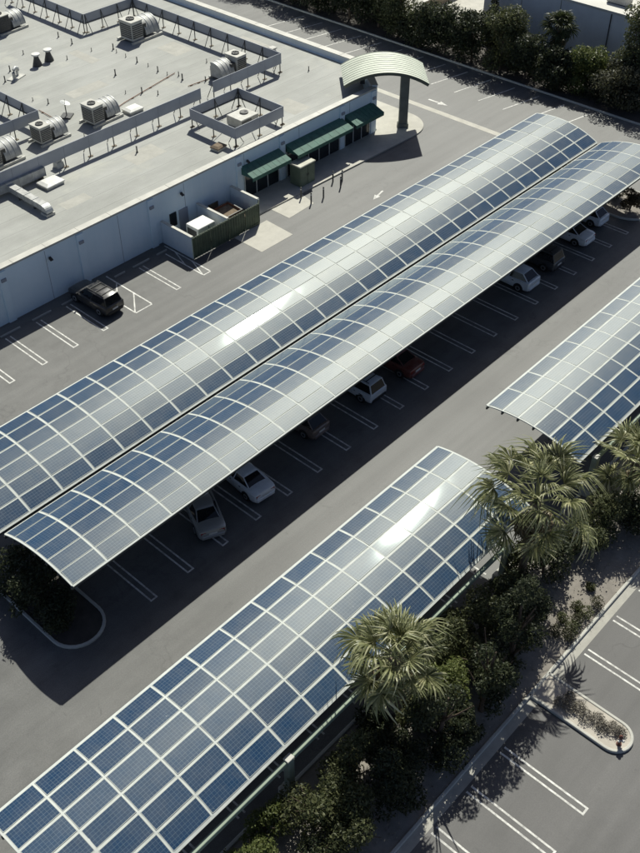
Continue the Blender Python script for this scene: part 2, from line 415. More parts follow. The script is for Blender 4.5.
island('planter_island', 73.0, 78.0, 30.0, 44.5, 'soil')

# ------------------------------------------------------------------ wheel stops
ws0 = MB().rings([[(x, y, z) for y, z in ((-.075,0),(-.06,.1),(-.04,.12),(.04,.12),(.06,.1),(.075,0))] for x in (-.85, .85)]).mesh('wheel_stop', M['stop'])
for x in (22.3, 25.1, 28.2, 31.0, 33.7, 38.5, 40.7, 42.9):
    tag(link('wheel_stop', ws0, None, (x, 56.95, 0), (0,0,random.uniform(-.02,.02)), (.62 if x > 38 and x != 40.7 else 1, 1, 1)),
        'low concrete wheel stop on the asphalt at the foot of the white wall', 'wheel stop', 'wheel stops along the white wall')

# ------------------------------------------------------------------ solar carports
def arc_profile(yh, zh, yl, zl, sag):
    """circle through the two edges; returns function s(0..1) -> (y, z, slope angle) running from (yh,zh) to (yl,zl)"""
    c = Vector((yl-yh, zl-zh)); L = c.length; rad = L*L/(8*sag)+sag/2; half = math.asin(L/2/rad)
    d = c/L; n = Vector((-d.y, d.x)); n = n if n.y > 0 else -n
    mid = Vector((yh+yl, zh+zl))/2; cen = mid - n*(rad-sag)
    def f(s, off=0):
        a = -half + 2*half*s
        p = cen + (n*math.cos(a) + d*math.sin(a))*(rad+off); nn = n*math.cos(a)+d*math.sin(a)
        return p.x, p.y, nn
    return f, 2*half*rad, rad
PW, PL = 1.0, 2.105
def panel_mesh(rad):
    m = MB(); n = 4; rc = rad*5; hw = PW/2; z0 = rc
    top = [(hw*(2*i/n-1)) for i in range(n+1)]
    zz = [math.sqrt(rc*rc-y*y)-rc for y in top]
    me = bpy.data.meshes.new('solar_panel'); V = []; F = []; UV = []
    for i, y in enumerate(top): V += [(-PL/2, y, zz[i]), (PL/2, y, zz[i]), (-PL/2, y, zz[i]-.045), (PL/2, y, zz[i]-.045)]
    for i in range(n):
        a, b = 4*i, 4*i+4
        F.append((a, a+1, b+1, b)); UV += [(0, i/n), (1, i/n), (1, (i+1)/n), (0, (i+1)/n)]
        F.append((a+2, b+2, b+3, a+3)); UV += [(0,0)]*4
        F.append((a, b, b+2, a+2)); UV += [(0,0)]*4
        F.append((a+1, a+3, b+3, b+1)); UV += [(0,0)]*4
    F.append((0, 2, 3, 1)); UV += [(0,0)]*4
    e = 4*n; F.append((e, e+1, e+3, e+2)); UV += [(0,0)]*4
    me.from_pydata(V, [], F); uv = me.uv_layers.new(name='UVMap')
    for i, q in enumerate(UV): uv.data[i].uv = q
    me.materials.append(M['solar_panel']); me.shade_smooth(); me.set_sharp_from_angle(angle=R(30)); return me
PM = panel_mesh(9.6)
def carport(label, x0, n, pitch, yh, zh, yl, zl, sag=.55, slit=None, col_y=None, col_xs=(), green=None, z_col=3.1, post_mat='column'):
    root = thing('solar_carport', label, 'solar carport', (x0, (yh+yl)/2, 0), 0)
    oy = (yh+yl)/2
    f, L, rad = arc_profile(yh, zh, yl, zl, sag)
    s_sign = 1 if yl < yh else -1
    for j in range(6):
        s = (j+.5)/6; y, z, nn = f(s)
        tilt = math.atan2(-nn.x, nn.y)      # rotation about X
        for i in range(n):
            link('solar_panel', PM, root, (pitch*(i+.5), y-oy, z+.02), (tilt+random.gauss(0, .006), random.gauss(0, .004), random.gauss(0, .002)))
    # white cover strips along the length, steel purlins under them
    tot = n*pitch
    for j in range(7):
        s = j/6; y, z, nn = f(s); tv = Vector((nn.y, -nn.x))
        w = .19 if slit != j else .13
        m = MB(); off = .0 if slit != j else .025
        rs = []
        for x in (-.02, tot+.02):
            rs.append([(x, y-oy+tv.x*a+nn.x*b, z+tv.y*a+nn.y*b) for a, b in ((-w/2+off,-.05),(w/2+off,-.05),(w/2+off,.004),(-w/2+off,.004))])
        m.rings(rs).build('cover_strip', M['rail_white'], root)
        m = MB()
        m.rings([[(x, y-oy+a+nn.x*-.06+(off*2), z+b) for a, b in ((-.045,-.26),(.045,-.26),(.045,-.075),(-.045,-.075))] for x in (-.10, tot+.10)]).build('purlin', M['purlin'], root)
    # curved cross strips between the panel columns
    for i in range(n+1):
        m = MB(); rs = []; x = pitch*i; w = .085 if 0 < i < n else .06
        for k in range(25):
            y, z, nn = f(k/24)
            rs.append([(x+a, y-oy+nn.x*b, z+nn.y*b) for a, b in ((-w,-.058),(w,-.058),(w,.009),(-w,.009))])
        m.rings(rs).build('cross_strip', M['rail_white'], root)
    # columns, beam and curved rafters
    for cx in col_xs:
        x = cx-x0
        MB().cbox(x-.19, x+.19, col_y-oy-.19, col_y-oy+.19, 0, z_col, .03).build('column', M[post_mat], root)
        MB().cbox(x-.42, x+.42, col_y-oy-.42, col_y-oy+.42, 0, .55, .05).build('column_base', M['kerb'], root)
        m = MB(); rs = []
        for k in range(13):
            s = k/12; y, z, nn = f(.03+.94*s, -.29); dep = .16 + .16*max(0, 1-abs(y-col_y)/4.5)
            rs.append([(x+a, y-oy, z+b) for a, b in ((-.09,-dep),(.09,-dep),(.09,0),(-.09,0))])
        m.rings(rs).build('rafter', M['purlin'], root)
        if green is None:
            y, z, nn = f(.97 if abs(yl-col_y) < abs(yh-col_y) else .03, -.3)
            MB().beam((x, col_y-oy, z_col-.25), (x, y-oy+(oy-y)*.25, z-.05), .16, .2).build('knee_brace', M['purlin'], root)
        else:
            MB().cbox(x-.22, x+.22, col_y-oy-.17, col_y-oy+.17, z_col+.06, z_col+.12, .02).build('cap_plate', M['coping'], root)
            y, z, nn = f(.95, -.3)
            MB().beam((x, col_y-oy, z_col-.45), (x, y-oy+1.2, z-.1), .16, .22).build('knee_brace', M['purlin'], root)
    if green:
        a, b = green
        MB().cbox(a-x0, b-x0, col_y-oy-.10, col_y-oy+.10, z_col-.22, z_col+.05, .02).build('gutter_beam', M['beam_green'], root)
    return root
C_args = dict(yh=23.66, zh=4.15, yl=17.06, zl=3.65)
cA = carport('long curved solar carport beside the white building with a sun glint', 14.75, 28, 2.225, 43.8, 4.45, 37.41, 3.75, col_y=38.4, col_xs=[17+8.8*k for k in range(7)], z_col=3.3)
cB = carport('long curved solar carport shading a row of parked cars', 15.05, 28, 2.22, 37.03, 3.75, 30.85, 4.55, slit=5, col_y=36.45, col_xs=[17+8.8*k for k in range(7)], z_col=3.3)
cC = carport('curved solar carport with blue panels and strong white glint beside two palms', 5.2, 14, 2.203, col_y=16.72, col_xs=[7.3, 16.1, 24.9, 33.4], green=(5.0, 33.6), **C_args)
cD = carport('shorter curved solar carport with five purlin stubs at its open end', 41.05, 10, 2.203, col_y=16.72, col_xs=[42.6, 51.4, 60.2], green=(42.4, 62.5), **C_args)

# ------------------------------------------------------------------ main building
ZR, ZP = 4.1, 4.6
b = thing('commercial_building', 'large flat-roofed white commercial building with grey roof and shop awnings', 'building', (45, 58.1, 0))
def BL(m, name, mt, smooth=False, parent=b):   # world-coordinates -> building-local
    m.v = [(x-45, y-58.1, z) for x, y, z in m.v]; return m.build(name, M[mt], parent, smooth=smooth)
fp = [(12,58.1),(71.5,58.1),(75,62.2),(75,125),(12,125)]
BL(MB().prism(fp, 0, ZR-.02), 'wall', 'wall_blue')
inn = [(12.0,59.25),(70.95,59.25),(74.2,62.9),(74.2,125),(12.0,125)]
BL(MB().sheet(inn, ZR), 'roof', 'membrane')
BL(MB().box(12, 71.45, 58.1, 58.42, ZR-.02, ZP-.06), 'parapet', 'wall_blue')
BL(MB().prism([(74.45,62.9),(75,62.2),(75,125),(74.45,125)], ZR-.02, ZP+.1), 'parapet', 'wall_paint')
BL(MB().prism([(71.15,58.42),(71.5,58.1),(75,62.2),(74.45,62.9)], ZR-.02, ZP+.1), 'parapet', 'wall_paint')
# coping segments along the front: flat cap, then cant strip sloping back to the roof
x = 12.0; k = 0
while x < 71.2:
    w = min(random.choice((2.9, 3.05, 3.1)), 71.3-x); z = ZP+random.uniform(-.006,.006)
    m = MB().rings([[(q, y, zz) for y, zz in ((58.02, z-.16),(58.02, z),(58.62, z+.02),(59.28, ZR+.02),(59.2, ZR-.02),(58.5, z-.16))] for q in (x+.012, x+w-.012)])
    BL(m, 'coping', 'coping'); x += w
y = 62.4
while y < 118:
    BL(MB().box(74.32, 75.06, y+.012, y+3.03, ZP+.1, ZP+.16), 'coping', 'coping'); y += 3.05
BL(MB().prism([(71.05,58.5),(71.5,58.02),(75.06,62.3),(74.4,62.95)], ZP+.1, ZP+.158), 'coping', 'coping')
for x0, y0, w, d in ((46.5, 63.6, 3.4, 2.2), (62.5, 60.4, 2.2, 3.0), (51.0, 78.2, 4.2, 1.6), (64.2, 78.6, 2.4, 3.2), (57.2, 83.5, 1.2, 4.0), (38.0, 62.0, 2.6, 1.2), (70.4, 72.5, 2.2, 5.0)):
    BL(MB().sheet([(x0,y0),(x0+w,y0+.05),(x0+w-.04,y0+d),(x0+.03,y0+d)], ZR+.004), 'roof_patch', 'patch_membrane')
for k in range(10):
    q = 12.3+6.9*k
    if q < 71: BL(MB().box(q, q+.03, 58.085, 58.11, 0, 4.3), 'wall_joint', 'screen')
# pilasters, scuppers, plinth, wall joints
for px in (22.2, 29.2, 36.2, 43.2, 53.0, 58.35, 66.4, 70.9):
    BL(MB().cbox(px-.32, px+.32, 57.96, 58.11, 0, 4.35, .02), 'pilaster', 'wall_blue')
    BL(MB().box(px-.2, px+.2, 57.86, 57.965, 3.55, 3.8), 'scupper', 'screen')
# shop fronts under the awnings
for xa, xb in ((53.6, 57.8), (58.9, 66.0), (66.8, 70.4)):
    BL(MB().box(xa, xb, 58.03, 58.11, .15, 3.0), 'shop_window', 'glass_dark')
    n = round((xb-xa)/1.3)
    for i in range(n+1):
        q = xa+(xb-xa)*i/n; BL(MB().box(q-.04, q+.04, 57.99, 58.11, .14, 3.02), 'mullion', 'frame_alu')
    BL(MB().box(xa, xb, 57.995, 58.11, 2.25, 2.33), 'transom', 'frame_alu')
BL(MB().box(46.0, 46.95, 58.02, 58.11, .05, 2.15), 'service_door', 'screen')
BL(MB().box(45.0, 45.7, 58.02, 58.11, 1.0, 2.2), 'shop_window', 'glass_dark')
# wall lights
for lx in (33.3, 46.4, 54.0, 26.0):
    w_ = MB().box(lx-.09, lx+.09, 57.94, 58.02, 3.5, 3.7); w_.rings([[(lx+a*.13, yy, zz) for a in (-1,1)] + [(lx+a*.13, yy2, zz2) for a in (1,-1)] for yy, zz, yy2, zz2 in ((57.95,3.58,57.75,3.46),(57.95,3.64,57.75,3.52))])
    BL(w_, 'wall_light', 'trim_black')
# awnings: sloping cloth with valance
for xa, xb in ((53.2, 57.95), (58.85, 66.3), (66.75, 70.75)):
    rs = [[(q, y, z) for y, z in ((58.1,3.28),(58.1,3.20),(56.60,2.70),(56.58,2.42),(56.55,2.42),(56.53,2.76))] for q in [xa+(xb-xa)*i/8 for i in range(9)]]
    a_ = BL(MB().rings(rs), 'awning', 'awning')
    for i in range(1, 8):
        q = xa+(xb-xa)*i/8
        m = MB().rings([[(q+d, y, z) for y, z in ((58.08,3.29),(56.53,2.775),(56.53,2.75),(58.08,3.26))] for d in (-.02,.02)]); m.v = [(x_-45, y_-58.1, z_) for x_, y_, z_ in m.v]
        m.build('awning_rib', M['awning'], a_)
    for q in (xa+.03, xb-.03):
        BL(MB().add([(q-.02,58.1,3.2),(q-.02,56.56,2.7),(q-.02,58.1,2.6),(q+.02,58.1,3.2),(q+.02,56.56,2.7),(q+.02,58.1,2.6)], [(0,1,2),(3,5,4),(0,3,4,1),(1,4,5,2),(2,5,3,0)]), 'awning_end', 'awning')

# arched entrance canopy set across the chamfered corner
ac = thing('entrance_canopy', 'arched pale green ribbed metal canopy on a dark pylon at building corner', 'canopy', (73.2, 58.7, 0), R(-44.6))
HS, HD, ze, zc = 4.05, 2.45, 5.05, 6.25       # local x = span, local y = depth
sg = zc-ze; ra = HS*HS/(2*sg)+sg/2; ha = math.asin(HS/ra)
def arch_pt(s, off=0): a = -ha+2*ha*s; return (ra+off)*math.sin(a), zc-ra+(ra+off)*math.cos(a)
NP = 10; dw = 2*HD/NP
for i in range(NP):
    y0 = -HD+i*dw
    m = MB(); rs = []
    for k in range(29):
        (xa, za), (xb, zb) = arch_pt(k/28), arch_pt(k/28, -.05)
        rs.append([(xa, y0+.01, za), (xa, y0+dw-.05, za), (*[arch_pt(k/28, .03)[0]], y0+dw-.045, arch_pt(k/28, .03)[1]), (arch_pt(k/28, .03)[0], y0+dw-.012, arch_pt(k/28, .03)[1]), (xb, y0+dw-.012, zb), (xb, y0+.01, zb)])
    m.rings(rs).build('roof_panel', M['arch_metal'], ac)
for y0 in (-HD-.06, HD):
    m = MB(); rs = []
    for k in range(29):
        (xa, za), (xb, zb) = arch_pt(k/28, .03), arch_pt(k/28, -.26)
        rs.append([(xa, y0, za), (xa, y0+.06, za), (xb, y0+.06, zb), (xb, y0, zb)])
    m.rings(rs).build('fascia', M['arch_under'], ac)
m = MB(); rs = []
for k in range(15):
    (xa, za), (xb, zb) = arch_pt(.02+.96*k/14, -.06), arch_pt(.02+.96*k/14, -.30)
    rs.append([(xa, -HD+.05, za), (xa, HD-.05, za), (xb, HD-.05, zb), (xb, -HD+.05, zb)])
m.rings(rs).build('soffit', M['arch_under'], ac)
def pyl(px, py, w, d, zt, name='pylon', mt='pylon'):
    v = ac.matrix_basis.inverted() @ Vector((px, py, 0)); m = MB()
    m.rings([[(v.x+i*w*s, v.y+j*d*s, z) for i, j in ((-1,-1),(1,-1),(1,1),(-1,1))] for s, z in ((1.25,.1),(1.25,.5),(1,.55),(1,zt))]); return m.build(name, M[mt], ac)
pyl(73.95, 56.7, .42, .28, 5.6); pyl(74.9, 57.1, .10, .28, 5.5, 'steel_post', 'steel_dark'); pyl(72.0, 60.4, .22, .22, 5.6, 'steel_post', 'steel_dark')

# ------------------------------------------------------------------ service enclosure
en = thing('service_enclosure', 'white walled service yard with dark green corrugated metal gates', 'enclosure', (44, 54.2, 0))
MB().box(0, .2, .12, 3.86, 0, 2.0).build('side_wall', M['wall_paint'], en)
MB().box(3.95, 4.12, .12, 3.86, 0, 1.95).build('partition_wall', M['wall_paint'], en)
MB().prism([(7.85,.5),(8.05,.5),(8.05,3.86),(7.85,3.86)], 0, 1.98).build('side_wall', M['wall_paint'], en)
for xa, xb in ((-.03, .23), (3.92, 4.15), (7.82, 8.08)):
    MB().box(xa, xb, .55 if xa > 7 else .12, 3.84, 2.0, 2.05).build('wall_cap', M['coping'], en)
def corrugated(x0, x1, h, y0=0., y1=0.):
    m = MB(); n = max(4, int((x1-x0)/.07)); lo = []; hi = []
    for i in range(n+1):
        x = x0+(x1-x0)*i/n; y = y0+(y1-y0)*i/n + (.02 if (i//2) % 2 else -.02)
        lo.append((x, y, .06)); hi.append((x, y, h))
    back = [(x, y+.03, z) for x, y, z in lo], [(x, y+.03, z) for x, y, z in hi]
    m.rings([lo+back[0][::-1], hi+back[1][::-1]]); return m
for xa, xb in ((.0, 1.95), (1.98, 3.98), (4.02, 5.85), (5.88, 7.5)):
    g_ = corrugated(xa, xb, 2.02).build('gate_leaf', M['green_gate'], en)
    MB().box(xa+.02, xb-.02, -.045, -.025, 1.9, 1.98).build('gate_rail', M['green_gate'], g_)
    MB().box(xa+.02, xb-.02, -.045, -.025, .15, .23).build('gate_rail', M['green_gate'], g_)
corrugated(7.52, 8.02, 1.98, 0, .48).build('gate_leaf', M['green_gate'], en)
fz = thing('refrigeration_unit', 'white boxy refrigeration unit standing in the service yard', 'cooling unit', (46.4, 55.9, 0))
MB().cbox(-.95, .95, -.75, .75, .12, 1.75, .04).build('case', M['white_cap'], fz)
MB().box(-.85, .85, -.65, .65, 0, .12).build('base', M['steel_dark'], fz)
MB().box(-.98, -.94, -.55, .55, .4, 1.5).build('louvre', M['unit_dark'], fz)
MB().box(.2, .24, -.78, -.74, .3, 1.6).build('door_seam', M['unit_dark'], fz)
du = thing('dumpster', 'rusty open dumpster behind the green gates', 'dumpster', (49.6, 56.3, 0))
MB().rings([[(-.9,-.7,.15),(.9,-.7,.15),(.9,.7,.15),(-.9,.7,.15)],[(-1.1,-.85,1.25),(1.1,-.85,1.25),(1.1,.85,1.35),(-1.1,.85,1.35)]], False).build('bin', M['rust'], du)
MB().rings([[(-1.16,-.91,1.22),(1.16,-.91,1.22),(1.16,.91,1.32),(-1.16,.91,1.32)],[(-1.16,-.91,1.3),(1.16,-.91,1.3),(1.16,.91,1.4),(-1.16,.91,1.4)],[(-1.06,-.81,1.3),(1.06,-.81,1.3),(1.06,.81,1.4),(-1.06,.81,1.4)]], False).build('rim', M['steel_dark'], du)
MB().add([(-1,-.78,1.0),(1,-.78,1.1),(1,.78,1.2),(-1,.78,1.15)], [(0,1,2,3)]).build('rubbish', M['pallet'], du)
MB().box(-1.1, 0, .86, .92, .6, 1.9).build('lid', M['trim_black'], du)
for k, (px, py, rz) in enumerate(((48.9,54.9,.1), (51.0,56.2,.3), (51.2,55.2,1.2))):
    pa = thing('pallet_stack', ('leaning timber pallets stacked inside the service yard', 'weathered timber pallets lying near the yard side wall', 'short timber pallet pile beside the yard gate')[k], 'pallets', (px, py, 0), rz)
    for j in range(4+k):
        for i in range(5): MB().box(-.55, .55, -.5+i*.22, -.36+i*.22, .14*j+.1, .14*j+.125).build('slat', M['pallet'], pa)
        for i in range(3): MB().box(-.5+i*.46, -.42+i*.46, -.5, .52, .14*j, .14*j+.1).build('bearer', M['pallet'], pa)

# utility cabinet, bollards
uc = thing('utility_cabinet', 'olive green utility cabinet with pale lid on the sidewalk', 'cabinet', (59.2, 56.4, .13))
MB().cbox(-.95, .95, -.65, .65, 0, 1.88, .03).build('case', M['cabinet_green'], uc)
MB().cbox(-1.02, 1.02, -.72, .72, 1.88, 2.0, .04).build('lid', M['cabinet_top'], uc)
for xa in (-.9, .02): MB().box(xa, xa+.86, -.675, -.648, .12, 1.78).build('door', M['cabinet_green'], uc)
for xa in (-.12, .08): MB().box(xa, xa+.04, -.70, -.672, .9, 1.1).build('handle', M['steel_dark'], uc)
for k, (bx, by) in enumerate(((57.1,54.6),(61.2,54.5),(60.9,53.3),(57.0,53.3),(58.5,53.2),(61.9,54.0))):
    bo = thing('bollard', 'slim dark steel bollard standing around the utility cabinet', 'bollard', (bx, by, 0), 0, 'bollards round the utility cabinet')
    MB().lathe([(.07,0),(.07,1.0),(.05,1.06),(.0,1.08)], n=10).build('post', M['steel_dark'], bo, smooth=True)
    MB().lathe([(.075,.82),(.075,.93)], n=10).build('band', M['white_cap'], bo)

# ------------------------------------------------------------------ rooftop screens
def screen(label, pts, zt, zb, inward, group=None):
    c0 = pts[0]; root = thing('rooftop_screen', label, 'roof screen', (c0[0], c0[1], ZR), 0, group)
    for i in range(len(pts)-1):
        a = Vector(pts[i]); q = Vector(pts[i+1]); d = q-a; L = d.length; d /= L; n = Vector((-d.y, d.x))*inward
        k = max(1, round(L/2.45)); s = L/k
        for j in range(k):
            p0 = a+d*(s*j+.008)-Vector(c0); p1 = a+d*(s*(j+1)-.008)-Vector(c0)
            MB().rings([[(p.x+n.x*o, p.y+n.y*o, z) for o, z in ((0,zb-ZR),(.05,zb-ZR),(.05,zt-ZR),(0,zt-ZR))] for p in (p0, p1)]).build('screen_panel', M['screen'], root)
        for j in range(k+1):
            p = a+d*min(max(s*j, .12), L-.12)-Vector(c0); pin = p+n*.09; pb = p+n*1.05
            MB().beam((pin.x, pin.y, 0), (pin.x, pin.y, zt-ZR-.05), .07, .07).build('post', M['steel_dark'], root)
            MB().beam((pin.x, pin.y, zt-ZR-.15), (pb.x, pb.y, .06), .05, .05).build('brace', M['steel_dark'], root)
            MB().box(pin.x-.2, pin.x+.2, pin.y-.12, pin.y+.12, 0, .06).build('foot', M['wood_block'], root)
        r0 = a+n*.09-Vector(c0); r1 = q+n*.09-Vector(c0)
        MB().beam((r0.x, r0.y, zb-ZR+.12), (r1.x, r1.y, zb-ZR+.12), .06, .06).build('rail', M['steel_dark'], root)
    return root
screen('long straight grey roof screen on short posts beside rounded units', [(32.0,67.7),(57.7,67.7)], 6.05, 5.0, 1)
screen('stepped grey roof screen with bracing turning three corners', [(61.9,104),(61.9,90.5),(68.5,90.5),(68.5,67.9),(59.4,67.9)], 6.05, 5.0, -1)
screen('square grey roof screen fully enclosing one small unit', [(54.4,65.6),(54.4,59.75),(60.4,59.75),(60.4,65.6),(54.4,65.6)], 5.85, 4.85, 1)
screen('L-shaped grey roof screen with open inner side', [(45.0,84.5),(45.0,75.0),(37.0,75.0)], 6.0, 5.0, -1)

# ------------------------------------------------------------------ rooftop units
def hvac(label, x, y, rz=0, hoods=1, s=1.0, dark=False):
    u = thing('rooftop_unit', label, 'rooftop unit', (x, y, ZR), rz, None, (s, s, s))
    case = 'unit_dark' if dark else 'unit_case'
    MB().box(-1.75, 1.75, -1.05, -.85, 0, .22).build('skid', M['unit_case'], u); MB().box(-1.75, 1.75, .85, 1.05, 0, .22).build('skid', M['unit_case'], u)
    MB().cbox(-1.5, -.25, -.8, .8, .22, 1.75, .03).build('case', M[case], u)
    MB().cbox(-1.54, -.21, -.84, .84, 1.75, 1.82, .02).build('top_cover', M['coping'], u)
    fan = MB().lathe([(.36,0),(.38,.10),(.33,.10),(.31,.02)], (-.88,0,1.82), 18, False).build('fan_guard', M['steel_dark'], u)
    MB().lathe([(.31,.03),(.0,.035)], (-.88,0,1.82), 18, False).build('fan', M['unit_dark'], fan)
    for a in range(3):
        MB().box(-.88-.36, -.88+.36, -.015, .015, 1.91, 1.925, R(60*a), (-.88,0)).build('guard_bar', M['steel_dark'], fan)
    for k in range(7): MB().box(-1.45, -.3, -.825, -.80, .42+k*.17, .53+k*.17).build('louvre', M['unit_dark'], u)
    for k in range(7): MB().box(-1.525, -1.5, -.7, .7, .42+k*.17, .53+k*.17).build('louvre', M['unit_dark'], u)
    MB().cbox(-.24, .35, -.6, .6, .22, 1.3, .03).build('coil_box', M['unit_dark'], u)
    # quarter-round ribbed intake hood beside the case, curving down to the front
    n = 12; x0, x1, yc, zc_, r0 = .12, 1.62, .45, .34, 1.22
    an = [R(-18)+(R(108))*k/n for k in range(n+1)]
    def hp(a, r): return yc-r*math.sin(a), zc_+r*math.cos(a)
    for h in range(3):
        xa, xb = x0+(x1-x0)*h/3+.012, x0+(x1-x0)*(h+1)/3-.012
        rs = [[(xa, *hp(a, r0)), (xb, *hp(a, r0)), (xb, *hp(a, r0-.05)), (xa, *hp(a, r0-.05))] for a in an]
        MB().rings(rs).build('hood_shell', M['hood_metal'], u, smooth=40)
    for h in range(4):
        xa = x0+(x1-x0)*h/3-.03
        MB().rings([[(xa, *hp(a, r0+.035)), (xa+.06, *hp(a, r0+.035)), (xa+.06, *hp(a, r0-.03)), (xa, *hp(a, r0-.03))] for a in an]).build('hood_rib', M['galv'], u)
    for xa in (x0+.01, x1-.05):
        pts = [(xa, yc+.3, zc_-.1), (xa, yc-.9, zc_-.1)] + [(xa, *hp(a, r0-.02)) for a in reversed(an)]
        MB().rings([pts, [(q[0]+.04, q[1], q[2]) for q in pts]]).build('hood_side', M['hood_metal'], u)
    MB().cbox(-.2, 1.6, yc+.1, yc+.5, .22, 1.2, .03).build('plenum', M['unit_case'], u)
    return u
hvac('rounded-hood roof unit with fan box, middle of three beside the long screen', 50.0, 72.8, R(3))
hvac('rounded-hood roof unit next to the satellite dish and L-shaped screen', 44.5, 73.1, R(2), s=.92)
hvac('rounded-hood roof unit against the open end of the L-shaped screen', 39.0, 72.6, R(2), s=1.05)
hvac('large rounded-hood roof unit standing alone inside the stepped screen', 65.0, 85.3, R(2), s=1.2)
q_ = hvac('rounded-hood roof unit tucked into the corner of the stepped screen', 64.6, 71.2, R(2), s=1.05); q_.scale = (-1.05, 1.05, 1.05)
hvac('dark louvred roof unit standing outside the stepped screen', 56.9, 97.4, R(5), s=1.05, dark=True)
bx = thing('rooftop_unit', 'low square pale roof unit with fan inside square screen', 'rooftop unit', (58.0, 62.6, ZR))
MB().cbox(-1.1, 1.1, -.95, .95, .12, .95, .04).build('case', M['unit_case'], bx)
MB().box(-1.0, 1.0, -.85, .85, 0, .12).build('curb', M['unit_dark'], bx)
MB().lathe([(.4,.95),(.4,1.05),(.3,1.06),(.0,1.0)], (.3,.1,0), 16).build('fan', M['unit_dark'], bx)
for k in range(5): MB().box(-1.0, .2, -.972, -.95, .25+k*.12, .32+k*.12).build('louvre', M['unit_dark'], bx)
# ducts
dc = thing('roof_duct', 'L-shaped galvanised roof duct with elbow below the long screen', 'duct', (36.8, 68.0, ZR))
def duct(parent, a, q, w, h, name='duct_section'):
    a = Vector(a); q = Vector(q); d = q-a; L = d.length; k = max(1, round(L/1.25))
    for i in range(k):
        m = MB().beam(a+d*(i/k)+d.normalized()*.01, a+d*((i+1)/k)-d.normalized()*.03, w, h); m.build(name, M['hood_metal'], parent)
        m = MB().beam(a+d*((i+1)/k)-d.normalized()*.04, a+d*((i+1)/k)+d.normalized()*.01, w+.07, h+.07); m.build('flange', M['galv'], parent)
duct(dc, (-4.2,-.15,.62), (3.2,-.15,.62), .85, .72); duct(dc, (-.2,-.6,.55), (-.2,-5.1,.55), .6, .5)
rs = []
for k in range(7):
    a = math.pi/2*k/6; rs.append([(-.2+i*.32, -5.1-.45*math.sin(a)-j*.27*math.sin(a)*1, .28+.27*math.cos(a)+j*.27*math.cos(a)) for i, j in ((-1,-1),(1,-1),(1,1),(-1,1))])
MB().rings(rs).build('elbow', M['galv'], dc)
MB().box(-.6, .2, -5.85, -5.05, 0, .2).build('curb', M['unit_case'], dc)
for xx in (-3, 0, 2.6): MB().box(xx, xx+.1, -.45, .15, 0, .27).build('stand', M['steel_dark'], dc)
for yy in (-2, -4): MB().box(-.45, .05, yy, yy+.1, 0, .3).build('stand', M['steel_dark'], dc)
# hatches
for k, (hx, hy, w, lb) in enumerate(((53.0,72.0,.75,'white square roof hatch beside a rounded-hood unit'), (39.6,66.3,.85,'white square roof hatch beside the galvanised duct'), (53.2,60.7,.55,'small tan roof hatch beside the square screen'), (36.0,70.9,.6,'small pale roof hatch behind the long screen'))):
    hh = thing('roof_hatch', lb, 'roof hatch', (hx, hy, ZR), R(3*k))
    MB().box(-w, w, -w*.8, w*.8, 0, .22).build('curb', M['unit_case'], hh)
    MB().rings([[(i*w*s, j*w*.8*s, z) for i, j in ((-1,-1),(1,-1),(1,1),(-1,1))] for s, z in ((1.07,.2),(1.07,.3),(.7,.42))]).build('lid', M['white_cap'] if k != 2 else M['pallet'], hh)
# conical exhaust vents
for vx, vy in ((53.3,87.2),(54.8,87.3)):
    v = thing('exhaust_vent', 'capped conical exhaust vent, one of a pair on open roof', 'roof vent', (vx, vy, ZR), 0, 'pair of capped roof vents')
    MB().lathe([(.48,0),(.46,.15),(.26,.75),(.24,.95)], n=14).build('cone', M['unit_dark'], v, smooth=True)
    MB().lathe([(.24,.95),(.24,1.05)], n=14).build('neck', M['galv'], v); MB().lathe([(.1,1.22),(.42,1.18),(.44,1.06),(.40,1.04)], n=14).build('cap', M['white_cap'], v, smooth=True)
gv = thing('gooseneck_vent', 'curved gooseneck duct vent on the open roof', 'roof vent', (49.7, 85.9, ZR), R(20))
MB().tube([(0,0,0),(0,0,.7),(.1,0,.95),(.35,0,1.08),(.6,0,.98),(.72,0,.72)], .17, 10).build('neck', M['galv'], gv, smooth=True)
MB().tube([(.9,.3,0),(.9,.3,.5),(1.0,.35,.7),(1.2,.4,.72),(1.3,.45,.55)], .13, 10).build('neck', M['galv'], gv, smooth=True)
MB().box(-.35, 1.4, -.3, .7, 0, .08).build('curb', M['unit_case'], gv)
# satellite dish
sd = thing('satellite_dish', 'small satellite dish on a dark ballast frame', 'satellite dish', (48.2, 75.6, ZR), R(35))
MB().box(-.55, .55, -.5, .5, 0, .12).build('ballast', M['unit_dark'], sd); MB().tube([(0,0,.1),(0,0,1.15)], .05, 8).build('mast', M['steel_dark'], sd)
d_ = MB().rings([[(r*math.cos(2*math.pi*k/16), r*math.sin(2*math.pi*k/16)*.9, z) for k in range(16)] for r, z in ((.05,0),(.3,.04),(.5,.13),(.52,.13),(.3,.02),(.05,-.03))]).build('dish', M['galv'], sd, smooth=50); d_.location = (0,0,1.2); d_.rotation_euler = (R(22),R(10),0)
MB().tube([(0,0,1.2),(.35,.1,1.5)], .02, 6).build('arm', M['steel_dark'], sd)
